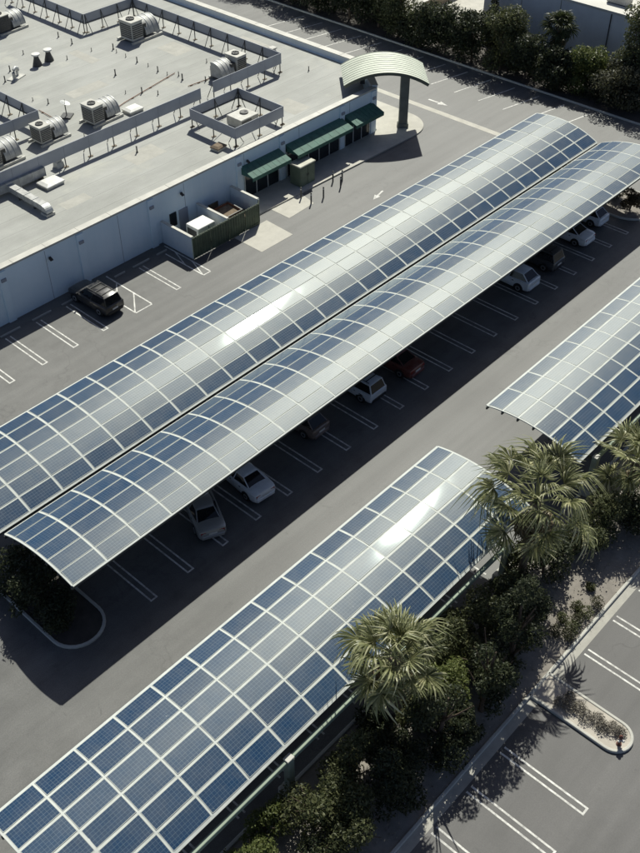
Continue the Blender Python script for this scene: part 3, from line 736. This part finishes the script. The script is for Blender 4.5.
# little vent pipes, conduit
pp = MB().lathe([(.10,0),(.10,.06),(.055,.10),(.055,.55),(.07,.56),(.07,.62),(.0,.63)], n=9).mesh('vent_pipe', M['steel_dark'], True)
for i, (vx, vy) in enumerate([(59.2,91.7),(59,89.1),(59.2,86.1),(60.7,83.9),(60.6,82.3),(60.5,80.4),(60.6,78.8),(60.4,77.1),(60.5,75.8),(61.1,74.8),(60.7,73.8),(56.1,74.4),(56.9,73),(55,75.5),(56.2,86.2),(54,90.6),(61,84.8),(48.7,79.1),(48.1,80.7),(48,65.4),(48.8,86.2),(65.2,75.2),(64.6,73.9),(70.6,66.2),(62,71.9),(50.6,88),(57,79.5),(46.8,71.2)]):
    s = random.uniform(.5, 1.05)
    tag(link('vent_pipe', pp, None, (vx, vy, ZR), (0,0,random.random()*6), (s*1.1, s*1.1, s)), 'thin dark vent pipe sticking up from the grey roof', 'vent pipe', 'vent pipes scattered on the roof')
for k, (vx, vy) in enumerate(((41.9,68.3),(70.9,71.5))):
    v = thing('exhaust_vent', ('grey square exhaust vent under the long screen', 'small dark square vent near the roof edge')[k], 'roof vent', (vx, vy, ZR))
    MB().rings([[(i*.3*s, j*.3*s, z) for i, j in ((-1,-1),(1,-1),(1,1),(-1,1))] for s, z in ((1.2,0),(1,.5),(.8,.55),(.8,.7))]).build('stack', M['galv'], v); MB().cbox(-.36, .36, -.36, .36, .74, .86, .04).build('cap', M['unit_case'], v)
for k, pts in enumerate(([(61.2,75.5,.08),(53.6,73.9,.08),(51.9,73.4,.08)], [(47.2,78.5,.08),(47.0,74.4,.08),(45.8,73.5,.08)], [(60.0,72.2,.08),(62.6,72.0,.08)])):
    cd = thing('roof_conduit', ('long thin pipe run crossing the open roof to a unit', 'bent pipe run beside the satellite dish', 'short pipe run into the corner roof unit')[k], 'pipe', (pts[0][0], pts[0][1], ZR))
    MB().tube([(a-pts[0][0], b_-pts[0][1], z) for a, b_, z in pts], .035, 6).build('pipe', M['rust'], cd)
    for t_ in (.15, .5, .85):
        a, q = pts[0], pts[1]; MB().box((q[0]-a[0])*t_-.12, (q[0]-a[0])*t_+.12, (q[1]-a[1])*t_-.07, (q[1]-a[1])*t_+.07, 0, .05).build('block', M['wood_block'], cd)

# ------------------------------------------------------------------ second building beyond the trees
b2 = thing('warehouse', 'plain grey-walled warehouse with pale flat roof beyond the trees', 'building', (100.2, 50, 0))
MB().box(0, 45, -26, 16, 0, 5.75).build('wall', M['wall_far'], b2)
MB().box(.35, 45, -26, 15.7, 5.75, 5.80).build('roof', M['roof_far'], b2)
MB().box(-.06, .35, -26.05, 16.05, 5.75, 6.0).build('coping', M['roof_far'], b2)
MB().box(.35, 45, 15.7, 16.05, 5.75, 6.0).build('coping', M['roof_far'], b2)
MB().tube([(-.08,-.2,0),(-.08,-.2,5.7)], .07, 6).build('downpipe', M['steel_dark'], b2)
for yy in (-12, -6, 6, 11): MB().box(-.03, .02, yy-.02, yy+.02, 0, 5.7).build('wall_joint', M['steel_dark'], b2)
ru = thing('rooftop_unit', 'grey rooftop unit on the pale warehouse roof', 'rooftop unit', (103.4, 50.8, 5.8))
MB().cbox(-.7, .7, -1.2, 1.2, .1, 1.0, .04).build('case', M['unit_case'], ru); MB().box(-.6, .6, -1.1, 1.1, 0, .1).build('curb', M['unit_dark'], ru)
MB().lathe([(.4,1.0),(.4,1.1),(.0,1.1)], (0,.5,0), 14).build('fan', M['unit_dark'], ru)
fw_ = thing('boundary_wall', 'low brown boundary wall beside the pale far driveway', 'wall', (99.5, 74.2, 0.08), R(3))
MB().box(0, 34, -.15, .15, 0, 1.3).build('wall_body', M['wood_block'], fw_); MB().box(-.05, 34, -.2, .2, 1.3, 1.38).build('wall_cap', M['coping'], fw_)

# ------------------------------------------------------------------ cars (local +x is the nose)
def quad_pane(m, pts, off):
    a, b_, c, d = [Vector(p) for p in pts]; n = (b_-a).cross(d-a).normalized()
    cen = (a+b_+c+d)/4
    if n.dot(cen-Vector((-.2, 0, 1.1))) < 0: n = -n
    q = [cen+(p-cen)*.90 for p in (a, b_, c, d)]
    m.add([p+n*off for p in q]+[p-n*.01 for p in q], [(0,1,2,3),(0,4,5,1),(1,5,6,2),(2,6,7,3),(3,7,4,0)])
def car(label, x, y, paint, kind='sedan', rz=R(90), s=1.0, name='parked_car'):
    P = {'sedan': dict(L=4.7, W=.90, st=[(-1,.70,.42,.74,.80),(-.965,.85,.30,.86,.93),(-.88,.9,.24,.92,1.0),(-.62,.92,.2,.94,1.02),(-.3,.93,.19,.93,1.0),(.3,.93,.19,.91,.98),(.52,.92,.2,.87,.96),(.8,.88,.24,.78,.86),(.94,.80,.3,.68,.75),(1,.62,.4,.58,.63)],
                       cb=(-.70,.47), ct=(-.36,.13), zb=.95, zt=1.44, wb=.84, wt=.62),
         'suv': dict(L=4.6, W=.93, st=[(-1,.82,.45,.85,.98),(-.975,.90,.34,.98,1.04),(-.9,.93,.3,1.0,1.06),(-.4,.94,.28,1.02,1.06),(.3,.94,.28,1.0,1.05),(.45,.93,.3,.97,1.06),(.85,.9,.32,.9,1.0),(.97,.84,.36,.78,.88),(1,.7,.45,.68,.74)],
                     cb=(-.97,.42), ct=(-.86,.10), zb=1.03, zt=1.72, wb=.86, wt=.70),
         'hatch': dict(L=4.3, W=.89, st=[(-1,.76,.42,.80,.90),(-.965,.87,.3,.92,.99),(-.85,.9,.24,.95,1.02),(-.3,.91,.2,.95,1.0),(.3,.91,.2,.92,1.0),(.52,.9,.2,.88,.98),(.82,.86,.24,.78,.86),(.95,.78,.3,.67,.74),(1,.6,.4,.57,.62)],
                       cb=(-.93,.50), ct=(-.66,.12), zb=.96, zt=1.50, wb=.83, wt=.64)}[kind]
    hl = P['L']/2
    root = thing(name, label, 'car', (x, y, 0), rz, None, (s, s, s))
    rs = []
    for fx, w, zb, zs, zt in P['st']:
        w *= P['W']/.93
        h = [(0,zb),(w*.86,zb),(w*.98,zb+.12),(w,(zb+zs)/2),(w*.975,zs),(w*.88,zt-.01),(w*.5,zt+.015)]
        rs.append([(fx*hl, yy, zz) for yy, zz in h] + [(fx*hl, 0, zt+.025)] + [(fx*hl, -yy, zz) for yy, zz in reversed(h[1:])])
    body = MB().rings(rs).build('body', M[paint], root, smooth=38)
    # cabin
    b0, b1 = P['cb'][0]*hl, P['cb'][1]*hl; t0, t1 = P['ct'][0]*hl, P['ct'][1]*hl; zb, zt, wb, wt = P['zb'], P['zt'], P['wb']*P['W']/.93, P['wt']*P['W']/.93
    mid0 = [(b0, wb*.9, zb), (b0*.45+b1*.55, wb, zb), (b1, wb*.86, zb), (b1, -wb*.86, zb), (b0*.45+b1*.55, -wb, zb), (b0, -wb*.9, zb)]
    top0 = [(t0, wt*.94, zt-.06), (t0*.45+t1*.55, wt, zt-.04), (t1, wt*.93, zt-.06), (t1, -wt*.93, zt-.06), (t0*.45+t1*.55, -wt, zt-.04), (t0, -wt*.94, zt-.06)]
    MB().rings([mid0, top0], False).build('cabin', M[paint], root)
    r1 = [(q[0]*1.0, q[1], q[2]) for q in top0]; r2 = [((t0+t1)/2+(q[0]-(t0+t1)/2)*.9, q[1]*.86, zt) for q in top0]
    MB().rings([r1, r2], True).build('roof', M[paint], root, smooth=50)
    for nm, idx in (('rear_window', (5,0)), ('windscreen', (2,3))):
        i, j = idx; m = MB(); quad_pane(m, (mid0[i], mid0[j], top0[j], top0[i]), .012); m.build(nm, M['car_glass'], root)
    for i, j in ((0,1),(1,2),(3,4),(4,5)):
        m = MB(); quad_pane(m, (mid0[i], mid0[j], top0[j], top0[i]), .012 if True else 0); m.build('side_window', M['car_glass'], root)
    wr = .33 if kind != 'suv' else .37
    for fx in (-.60, .62):
        for sd_ in (-1, 1):
            wy = sd_*(P['W']*.99-.10)
            MB().rings([[(fx*hl+(wr+.07)*math.cos(2*math.pi*k/18), sd_*P['W']*q, max(.2, wr+(wr+.07)*math.sin(2*math.pi*k/18))) for k in range(18)] for q in (.6, 1.002)]).build('wheel_arch', M['trim_black'], root)
            tyre = MB().rings([[(fx*hl+r*math.cos(2*math.pi*k/18), wy+sd_*o, wr+r*math.sin(2*math.pi*k/18)) for k in range(18)] for r, o in ((wr-.03,-.10),(wr,-.07),(wr,.09),(wr-.03,.118),(wr*.66,.118))]).build('wheel', M['tyre'], root, smooth=40)
            MB().rings([[(fx*hl+r*math.cos(2*math.pi*k/12), wy+sd_*o, wr+r*math.sin(2*math.pi*k/12)) for k in range(12)] for r, o in ((wr*.65,.11),(wr*.62,.127),(wr*.2,.115))]).build('rim', M['rim'], tyre)
    zl = .80 if kind != 'suv' else .90; w0 = P['W']
    for sd_ in (-1, 1):
        MB().box(-hl*.995, -hl*.955, sd_*w0*.62-.16, sd_*w0*.62+.16, zl-.12, zl+.05).build('tail_light', M['lamp_red'], root)
        MB().box(hl*.93, hl*.985, sd_*w0*.58-.17, sd_*w0*.58+.17, zl-.20, zl-.06).build('headlight', M['lamp_clear'], root)
        MB().cbox(hl*.36, hl*.41, sd_*(w0+.07)-.09, sd_*(w0+.07)+.09, P['zb']-.02, P['zb']+.13, .03).build('mirror', M[paint], root)
        for dx in (.02, -.38): MB().box(hl*dx-.02, hl*dx+.12, sd_*w0*.985-.02, sd_*w0*.985+.02, .80, .84).build('door_handle', M['trim_black'], root)
    MB().cbox(-hl*1.02, -hl*.94, -w0*.78, w0*.78, .36, .58, .04).build('rear_bumper', M[paint if kind != 'suv' else 'trim_black'], root)
    MB().cbox(hl*.94, hl*1.02, -w0*.7, w0*.7, .32, .52, .04).build('front_bumper', M[paint if kind != 'suv' else 'trim_black'], root)
    MB().box(-hl*1.006, -hl*.97, -.26, .26, .62, .76).build('number_plate', M['plate'], root)
    MB().box(-hl*.9, hl*.9, -w0*.7, w0*.7, .16, .3).build('underbody', M['trim_black'], root)
    if kind == 'suv':
        for sd_ in (-1, 1): MB().tube([(t0*.92, sd_*wt*.8, zt+.05), (t1*.9, sd_*wt*.8, zt+.05)], .025, 6).build('roof_rail', M['trim_black'], root)
        for q in (.2, .5, .8): MB().box(t0+(t1-t0)*q-.03, t0+(t1-t0)*q+.03, -wt*.8, wt*.8, zt+.045, zt+.075).build('rack_bar', M['trim_black'], root)
    return root
car('older silver sedan parked askew under the long carport', 25.45, 33.0, 'paint_silver', 'sedan', R(64))
car('glossy white sedan parked next to the older silver sedan', 29.0, 33.15, 'paint_white', 'sedan', R(84), .98)
car('brown hatchback mostly hidden beneath the carport edge', 35.3, 34.35, 'paint_brown', 'hatch')
car('boxy pale SUV with roof rack under the carport', 40.55, 34.0, 'paint_jeep', 'suv', R(90), .97)
car('dark maroon sedan next to the boxy pale SUV', 44.4, 33.8, 'paint_maroon', 'sedan')
car('pale blue-white hatchback next to the dark grey SUV', 58.8, 33.6, 'paint_pearl', 'hatch', R(90), 1.05)
car('dark grey SUV parked between two pale cars', 62.5, 33.7, 'paint_grey', 'suv', R(90), .98)
car('white sedan next to the dark grey SUV', 67.4, 33.9, 'paint_white', 'sedan')
car('white compact car parked nearest the end planter', 70.9, 34.4, 'paint_pearl', 'hatch', R(90), .98)
car('black SUV with roof rack parked alone by the white wall', 34.8, 55.15, 'paint_black', 'suv', R(92), 1.0)

# ------------------------------------------------------------------ vegetation
def leaf_cloud(n, lobes, size, seed, shell=.55, flat=.5):
    """leaf-shaped faces spread through overlapping lobes"""
    rnd = random.Random(seed); m = MB(); V = m.v; F = m.f
    wts = [l[3]*l[4]*l[5] for l in lobes]
    for _ in range(n):
        cx, cy, cz, rx, ry, rz = rnd.choices(lobes, wts)[0]
        while True:
            d = Vector((rnd.gauss(0,1), rnd.gauss(0,1), rnd.gauss(0,1)+.25))
            if d.length > .01: break
        d.normalize(); r = shell+(1-shell)*rnd.random()**.6; r *= 1+rnd.gauss(0,.10)
        p = Vector((cx+d.x*rx*r, cy+d.y*ry*r, cz+d.z*rz*r))
        if p.z < .05: continue
        nrm = (d*flat+Vector((rnd.uniform(-1,1), rnd.uniform(-1,1), rnd.uniform(-.3,1)))).normalized()
        u = nrm.cross(Vector((rnd.uniform(-1,1), rnd.uniform(-1,1), rnd.uniform(-1,1)))).normalized(); w = nrm.cross(u)
        s = size*rnd.uniform(.6, 1.45); o = len(V)
        V += [tuple(p-u*s), tuple(p+w*s*.45-u*s*.1), tuple(p+u*s+nrm*s*.15), tuple(p-w*s*.45-u*s*.1)]
        F.append((o, o+1, o+2, o+3))
    return m
def rand_lobes(seed, n, rx, ry, h, z0=.3, k=.45):
    rnd = random.Random(seed); L = []
    for i in range(n):
        a = rnd.random()*6.283; q = rnd.random()**.5*.72; zz = z0+(h-z0)*rnd.uniform(.12, .86)
        tp = 1-.45*max(0, (zz-h*.55)/(h*.45))
        r = k*rnd.uniform(.6, 1.25)
        L.append((math.cos(a)*rx*q*tp, math.sin(a)*ry*q*tp, zz, rx*r, ry*r, min(rx, h*.5)*r*rnd.uniform(.7,1.1)))
    return L
def branches(seed, h, spread, rad, n=6):
    rnd = random.Random(seed); m = MB()
    m.tube([(0,0,-.1),(rnd.uniform(-.1,.1),rnd.uniform(-.1,.1),h*.3),(rnd.uniform(-.2,.2),rnd.uniform(-.2,.2),h*.75)], [rad, rad*.75, rad*.3], 8)
    for i in range(n):
        a = rnd.random()*6.283; z = h*rnd.uniform(.15,.5); l = spread*rnd.uniform(.5,.9)
        m.tube([(0,0,z),(math.cos(a)*l*.5, math.sin(a)*l*.5, z+h*.15),(math.cos(a)*l, math.sin(a)*l, z+h*.33)], [rad*.45, rad*.3, rad*.1], 6)
    return m
def tree(name, label, cat, x, y, rx, ry, h, mat, n, size, seed, lobes=14, group=None, z=0, trunk='bark', k=.40, z0=.3):
    root = thing(name, label, cat, (x, y, z), 0, group)
    link('crown', leaf_cloud(n, rand_lobes(seed, lobes, rx, ry, h, z0, k), size, seed).mesh('crown', M[mat]), root)
    branches(seed, h, max(rx, ry)*.8, .05+.018*h).build('trunk', M[trunk], root, smooth=True)
    return root
# far belt of trees along the boundary (x ~ 92..98)
belt = [ # y, x, r, h, mat, label
 (43.4, 93.0, 2.9, 4.4, 'leaf_olive', 'broad olive-brown tree at the end of the boundary hedge'),
 (43.6, 95.4, 2.4, 9.4, 'leaf_mid', 'tall leafy tree overhanging the warehouse corner'),
 (47.9, 93.4, 2.0, 4.3, 'leaf_bright', 'yellow-green bushy tree before the warehouse wall'),
 (50.6, 91.7, 2.0, 3.9, 'leaf_dark', 'low dark tree beside the far palm'),
 (54.3, 91.8, 2.2, 4.9, 'leaf_dark', 'dark dense tree on the other side of the far palm'),
 (57.6, 91.9, 2.3, 6.4, 'leaf_mid', 'dark rounded hedge tree by the angled parking lines'),
 (60.0, 95.2, 2.0, 3.9, 'leaf_mid', 'mid green hedge tree in front of the conifers'),
 (61.2, 91.6, 2.3, 5.0, 'leaf_dark', 'dark spreading hedge tree next to the kerb'),
 (64.8, 91.6, 2.3, 4.7, 'leaf_dark', 'mid green hedge tree below the pale far driveway'),
 (68.3, 91.6, 2.3, 4.8, 'leaf_dark', 'dark hedge tree near the corner of the far driveway'),
 (71.8, 91.8, 2.5, 5.6, 'leaf_mid', 'leafy mid green tree shading the driveway beside the arched canopy'),
 (75.4, 92.6, 2.8, 6.8, 'leaf_dark', 'dark tall hedge tree shading the driveway behind the arched canopy'),
 (78.6, 95.8, 2.8, 7.0, 'leaf_mid', 'mid green tall tree at the back of the hedge'),
 (79.6, 92.2, 2.6, 6.6, 'leaf_dark', 'dark tall hedge tree beyond the roof parapet'),
 (84.0, 94.6, 2.9, 7.2, 'leaf_mid', 'dark broad tree filling the back of the hedge'),
 (84.6, 91.9, 2.5, 6.4, 'leaf_dark', 'dark narrow hedge tree overhanging the driveway kerb'),
 (88.6, 92.4, 2.8, 6.6, 'leaf_dark', 'dark hedge tree shading the narrow driveway'),
 (93.0, 94.0, 3.0, 7.0, 'leaf_mid', 'broad hedge tree at the far driveway bend'),
 (97.5, 92.8, 3.0, 6.8, 'leaf_dark', 'last dark hedge tree behind the building roof'),
]
for i, (yy, xx, r, h, mt, lb) in enumerate(belt):
    tree('hedge_tree', lb, 'tree', xx, yy, r*1.1, r*1.2, h*1.06, mt, 6000, .15, 100+i, 30, None, .05)
for k, (xx, yy, h) in enumerate(((97.6, 62.6, 6.2), (98.6, 63.6, 6.8))):
    root = thing('conifer', ('slender dark conifer', 'taller slender dark conifer')[k] + ' rising above the hedge before the warehouse', 'tree', (xx, yy, .05))
    lb_ = [(0, 0, h*(.12+.8*q/9), .75*(1-q/11), .75*(1-q/11), h*.09) for q in range(10)]
    link('crown', leaf_cloud(1500, lb_, .12, 300+k).mesh('crown', M['leaf_dark']), root); MB().tube([(0,0,-.1),(0,0,h*.9)], [.14,.03], 7).build('trunk', M['bark'], root)
# low continuous undergrowth under the far hedge
ug = leaf_cloud(16000, [(93.6+random.uniform(-2,2.5), 41+1.5*i, .7, 1.9, 1.6, 1.2) for i in range(42)], .16, 77, .3)
tag(ug.build('hedge_undergrowth', M['leaf_dark']), 'dark low undergrowth filling the boundary hedge', 'undergrowth', kind='stuff')

# shrubs and trees in the planting bed beside the short carports
S_ = [ # x, y, rx, ry, h, mat, n, size, label
 (11.9, 15.1, 1.6, 1.35, 2.7, 'leaf_bright', 5200, .085, 'bright green rounded shrub below the carport gutter beam'),
 (15.6, 14.7, 1.9, 1.6, 3.2, 'leaf_mid', 5600, .085, 'broad dark green shrub with small leaves beside the gutter beam column'),
 (18.3, 14.9, 1.7, 1.4, 2.9, 'leaf_mid', 4600, .08, 'dark green shrub close to the single palm trunk'),
 (24.3, 14.1, 1.7, 1.5, 3.9, 'leaf_bright', 4600, .085, 'light green tree-like shrub right behind the palm in full crown'),
 (26.6, 15.2, 1.7, 1.3, 3.5, 'leaf_mid', 4800, .085, 'dense mid green shrub between the two tall palms'),
 (29.4, 15.3, 1.8, 1.3, 3.1, 'leaf_mid', 4600, .085, 'mid green shrub under the larger palm crown'),
 (28.6, 13.0, 1.6, 1.4, 7.3, 'leaf_dark', 5000, .09, 'dark upright tree shading the kerb near the gravel island'),
 (22.4, 12.8, 1.8, 1.5, 6.0, 'leaf_dark', 5000, .09, 'dark upright tree shading the double parking lines'),
 (25.7, 12.6, 1.6, 1.3, 6.8, 'leaf_dark', 4600, .09, 'narrow dark tree leaning over the kerb'),
 (19.2, 12.9, 1.8, 1.4, 3.5, 'leaf_dark', 4400, .09, 'dark shrub at the deep shaded part of the bed'),
 (16.4, 12.8, 1.7, 1.3, 3.0, 'leaf_mid', 4000, .09, 'dark wide shrub under the broad green shrub'),
 (13.6, 12.8, 1.7, 1.3, 2.6, 'leaf_dark', 4000, .09, 'dark spreading shrub in front of the lower kerb'),
 (21.4, 15.9, 1.3, 1.0, 1.9, 'leaf_dark', 3000, .09, 'low dark shrub round the foot of the single palm'),
 (32.2, 15.4, 1.7, 1.4, 2.9, 'leaf_dark', 4000, .09, 'dark shrub near the far end of the gutter beam'),
 (31.2, 13.8, 1.5, 1.3, 3.4, 'leaf_dark', 3800, .09, 'dark shrub next to the sunny mulch'),
 (35.2, 15.1, 1.7, 1.4, 2.8, 'leaf_dark', 4000, .09, 'dark shrub in the gap between the two short carports'),
 (37.8, 14.6, 1.7, 1.4, 2.8, 'leaf_mid', 4000, .09, 'dark shrub beyond the larger palm'),
 (40.2, 14.5, 1.7, 1.4, 2.9, 'leaf_mid', 4200, .09, 'mid green shrub below the end column of the shorter carport'),
 (42.2, 13.0, 1.8, 1.5, 2.7, 'leaf_dark', 4000, .09, 'dark shrub beside the short palm'),
 (20.2, 14.3, 1.4, 1.2, 2.4, 'leaf_dark', 3000, .09, 'low dark shrub filling the gap left of the single palm trunk'),
 (23.6, 12.3, 1.3, 0.9, 2.6, 'leaf_dark', 3000, .09, 'low dark shrub touching the kerb below the palm'),
 (26.9, 13.4, 1.4, 1.2, 3.0, 'leaf_dark', 3200, .09, 'dark shrub squeezed between two upright dark trees'),
 (34.4, 16.2, 1.5, 0.9, 2.3, 'leaf_mid', 3200, .085, 'mid green shrub at the gap behind the larger palm trunk'),
 (24.9, 16.0, 1.5, 0.8, 2.5, 'leaf_mid', 3200, .085, 'mid green shrub tight against the gutter beam'),
 (27.9, 16.1, 1.5, 0.8, 2.4, 'leaf_mid', 3200, .085, 'low mid green shrub against the gutter beam near the larger palm'),
 (13.7, 16.0, 1.3, 0.8, 2.0, 'leaf_bright', 3000, .08, 'small bright green shrub against the gutter beam'),
 (22.9, 14.6, 1.2, 1.1, 1.9, 'leaf_mid', 2800, .085, 'low green shrub at the foot of the light green tree-like shrub'),
 (20.3, 13.2, 1.3, 1.1, 2.2, 'leaf_dark', 2800, .085, 'low dark shrub over the shaded mulch below the single palm'),
 (9.0, 14.6, 1.6, 1.4, 2.5, 'leaf_mid', 3600, .09, 'mid green shrub at the lower end of the bed'),
]
for i, (xx, yy, rx, ry, h, mt, n, sz, lb) in enumerate(S_):
    tree('shrub', lb, 'shrub', xx, yy, rx, ry, h, mt, n, sz, 500+i, 13, None, .2, k=.42, z0=.1)
small = [(34.4,12.45,.35),(35.35,11.75,.42),(34.3,11.85,.45),(33.6,11.95,.38),(33.0,11.85,.45),(32.4,11.75,.40),(33.2,12.6,.35),(32.2,12.4,.42),(36.1,12.6,.3)]
for i, (xx, yy, r) in enumerate(small):
    root = thing('small_shrub', 'small round green shrub in the sunny mulch beside the kerb', 'shrub', (xx, yy, .15), 0, 'small shrubs in the sunny mulch')
    link('crown', leaf_cloud(420, [(0,0,r*.75,r,r,r*.8),(r*.4,r*.2,r*.6,r*.6,r*.6,r*.6),(-r*.3,-r*.3,r*.6,r*.6,r*.6,r*.5)], .055, 600+i).mesh('crown', M['leaf_olive' if i % 2 else 'leaf_mid']), root)
    branches(600+i, r*1.3, r*.7, .02, 4).build('stem', M['bark'], root)
for i, (xx, yy, r) in enumerate([(28.8,9.4,.40),(29.1,9.0,.42),(28.9,8.5,.42),(29.15,8.0,.42),(28.95,7.6,.40),(29.2,7.2,.42),(29.3,6.8,.34),(29.35,9.7,.32),(28.7,9.9,.34)]):
    root = thing('dry_shrub', 'greyish dry low shrub on the pale gravel island', 'shrub', (xx, yy, .1), 0, 'dry shrubs on the gravel island')
    link('crown', leaf_cloud(380, [(0,0,r*.45,r,r*.9,r*.55),(r*.4,.1,r*.4,r*.6,r*.6,r*.4)], .05, 640+i).mesh('crown', M['leaf_dry']), root)
    branches(640+i, r*.9, r*.7, .015, 5).build('stem', M['bark'], root)
for i, (xx, yy, rx, h) in enumerate([(14.9,32.4,1.5,2.2),(14.5,34.2,1.8,2.9),(14.7,36.2,1.7,2.9)]):
    tree('shrub', ('low shaded shrub at the rounded tip of the dark island', 'shaded shrub in the middle of the dark island', 'shaded shrub at the back of the dark island')[i], 'shrub', xx, yy, rx, 1.4, h, 'leaf_dark', 3600, .09, 700+i, 9, None, .05, k=.5, z0=.1)
for i, (xx, yy, rx, h) in enumerate([(74.7,32.0,1.0,1.9),(76.0,34.0,1.2,2.4),(75.2,36.6,1.3,2.6),(76.4,31.4,.8,1.5),(75.6,40.0,1.4,2.6),(76.2,42.8,1.4,2.4)]):
    tree('shrub', ('reddish twiggy shrub at the tip of the end planter', 'green shrub behind the planter tip', 'green shrub midway along the end planter', 'small reddish shrub at the planter outer edge', 'green shrub between the two carport ends', 'green shrub at the back of the end planter')[i], 'shrub', xx, yy, rx, rx, h, 'leaf_red' if i % 3 == 0 else 'leaf_mid', 2200, .09, 720+i, 9, None, .05, k=.45, z0=.1)
# leaf litter on the bed
lit = MB()
for i in range(1600):
    xx = random.uniform(6, 44); yy = random.uniform(11.5, 16.7); s = random.uniform(.03, .07); a = random.random()*6.28
    z = .30 if 12.2 < yy < 16 else .2
    lit.add([(xx+s*math.cos(a+q), yy+s*math.sin(a+q)*.8, z+random.uniform(0,.04)) for q in (0,1.57,3.14,4.71)], [(0,1,2,3)])
tag(lit.build('leaf_litter', M['leaf_dry']), 'pale dry leaf litter scattered over the planting bed', 'leaf litter', kind='stuff')

# ------------------------------------------------------------------ fan palms
def fan_frond(seed, L, blade, droop, nseg=26, span=250):
    """petiole and a pleated fan blade along local +x; tips split and hang"""
    rnd = random.Random(seed); m = MB(); V = m.v; F = m.f
    m.tube([(0,0,0),(L*.5,0,L*.05),(L,0,0)], [.035,.026,.018], 5)
    for i in range(nseg):
        a = R(-span/2+span*(i+.5)/nseg)+rnd.uniform(-.03,.03); da = R(span/nseg)*.50
        ln = blade*(.74+.26*math.cos(a*.7))*rnd.uniform(.80,1.14)
        prev = None
        fold = .03*(1 if i % 2 else -1)
        bend = droop*rnd.uniform(.4,1.5)
        cup = .16; sw = rnd.uniform(-.10,.10)
        for k, (q, wd) in enumerate(((.04,.9),(.47,.98),(.68,.58),(.87,.30),(1.0,.03))):
            r = ln*q
            z = cup*r*abs(math.sin(a))*.8 - bend*max(0, q-.5)**2*ln*2.6
            rr = r*(1-bend*.16*max(0, q-.6)); ak = a+sw*max(0, q-.5)
            wk = da*wd*(1 if q < .5 else 1.05)
            row = [(L+rr*math.cos(ak-wk), rr*math.sin(ak-wk), z-fold*wd), (L+rr*math.cos(ak), rr*math.sin(ak), z+fold*wd), (L+rr*math.cos(ak+wk), rr*math.sin(ak+wk), z-fold*wd)]
            o = len(V); V += row
            if prev is not None: F.append((prev, prev+1, o+1, o)); F.append((prev+1, prev+2, o+2, o+1))
            prev = o
    return m
FR = [fan_frond(900+i, 1.2+.1*(i % 3), .98, .15+.28*i, 24).mesh('frond', M['frond']) for i in range(5)]
FR2 = [fan_frond(920+i, 1.5+.15*(i % 3), .92+.06*(i % 2), .25+.35*i, 20, 175+20*(i % 3)).mesh('frond', M['frond']) for i in range(6)]
FD = [fan_frond(950+i, .8, .85, 1.5, 18).mesh('dry_frond', M['frond_dry']) for i in range(2)]
FF = [fan_frond(980, .9, .9, .6, 16).mesh('frond', M['frond_far'])]
def palm(label, x, y, h, s, nf, nd, seed, meshes=FR, trunk_r=.22, lean=(0,0)):
    rnd = random.Random(seed); root = thing('fan_palm', label, 'palm tree', (x, y, .1))
    tp = [(lean[0]*q*q, lean[1]*q*q, h*q) for q in (0,.2,.4,.6,.8,1.0)]
    m = MB(); rs = []
    for i in range(31):
        q = i/30; rr = trunk_r*(1.35-.35*min(1, q*4)+ (.25 if q > .86 else 0))*(1.06 if i % 2 else .95)
        rs.append([(lean[0]*q*q+rr*math.cos(6.283*k/12)*rnd.uniform(.93,1.07), lean[1]*q*q+rr*math.sin(6.283*k/12)*rnd.uniform(.93,1.07), h*q-.15*(i == 0)) for k in range(12)])
    m.rings(rs).build('trunk', M['palm_bark'], root)
    top = Vector((lean[0], lean[1], h))
    ga = 2.39996
    for i in range(nf):
        q = i/(nf-1); el = R(78-112*q**.95+rnd.uniform(-20,20)); az = i*ga+rnd.uniform(-.25,.25)
        sc = s*(.72+.3*min(1, q*2.2))*rnd.uniform(.78,1.14)
        link('frond', rnd.choice(meshes), root, top+Vector((0,0,.25-.45*q)), (rnd.uniform(-.7,.7), -el, az), (sc, sc, sc))
    for i in range(nd):
        el = R(rnd.uniform(-48,-80)); az = i*ga+rnd.uniform(-.3,.3); sc = s*rnd.uniform(.8,1.05)
        link('dry_frond', rnd.choice(FD), root, top+Vector((0,0,-.25-rnd.random()*.9)), (rnd.uniform(-.4,.4), -el, az), (sc, sc, sc))
    return root
palm('tall fan palm with full crown beside the carport with the glint', 21.75, 15.35, 6.3, 1.2, 40, 26, 11)
palm('largest fan palm spreading over the end of the carport', 33.6, 15.7, 7.0, 1.38, 36, 20, 12, FR2)
palm('short fan palm beside the gutter beam of the shorter carport', 43.4, 14.6, 3.6, 1.22, 30, 8, 13)
palm('dark fan palm against the warehouse wall beyond the hedge', 94.2, 52.4, 5.3, 1.15, 40, 14, 14, FF, .3)

# red post on the gravel island
hy = thing('hydrant', 'short red hydrant with white caps at the gravel island tip', 'hydrant', (28.75, 6.55, .11))
MB().lathe([(.14,0),(.14,.05),(.085,.07),(.085,.55),(.11,.56),(.11,.6),(.08,.7),(.03,.76),(.0,.77)], n=12).build('barrel', M['red_post'], hy, smooth=True)
for sd_ in (-1, 1): MB().tube([(sd_*.07,0,.45),(sd_*.2,0,.45)], .055, 8).build('cap', M['white_cap'], hy)
MB().tube([(0,-.07,.42),(0,-.2,.42)], .065, 8).build('cap', M['white_cap'], hy)
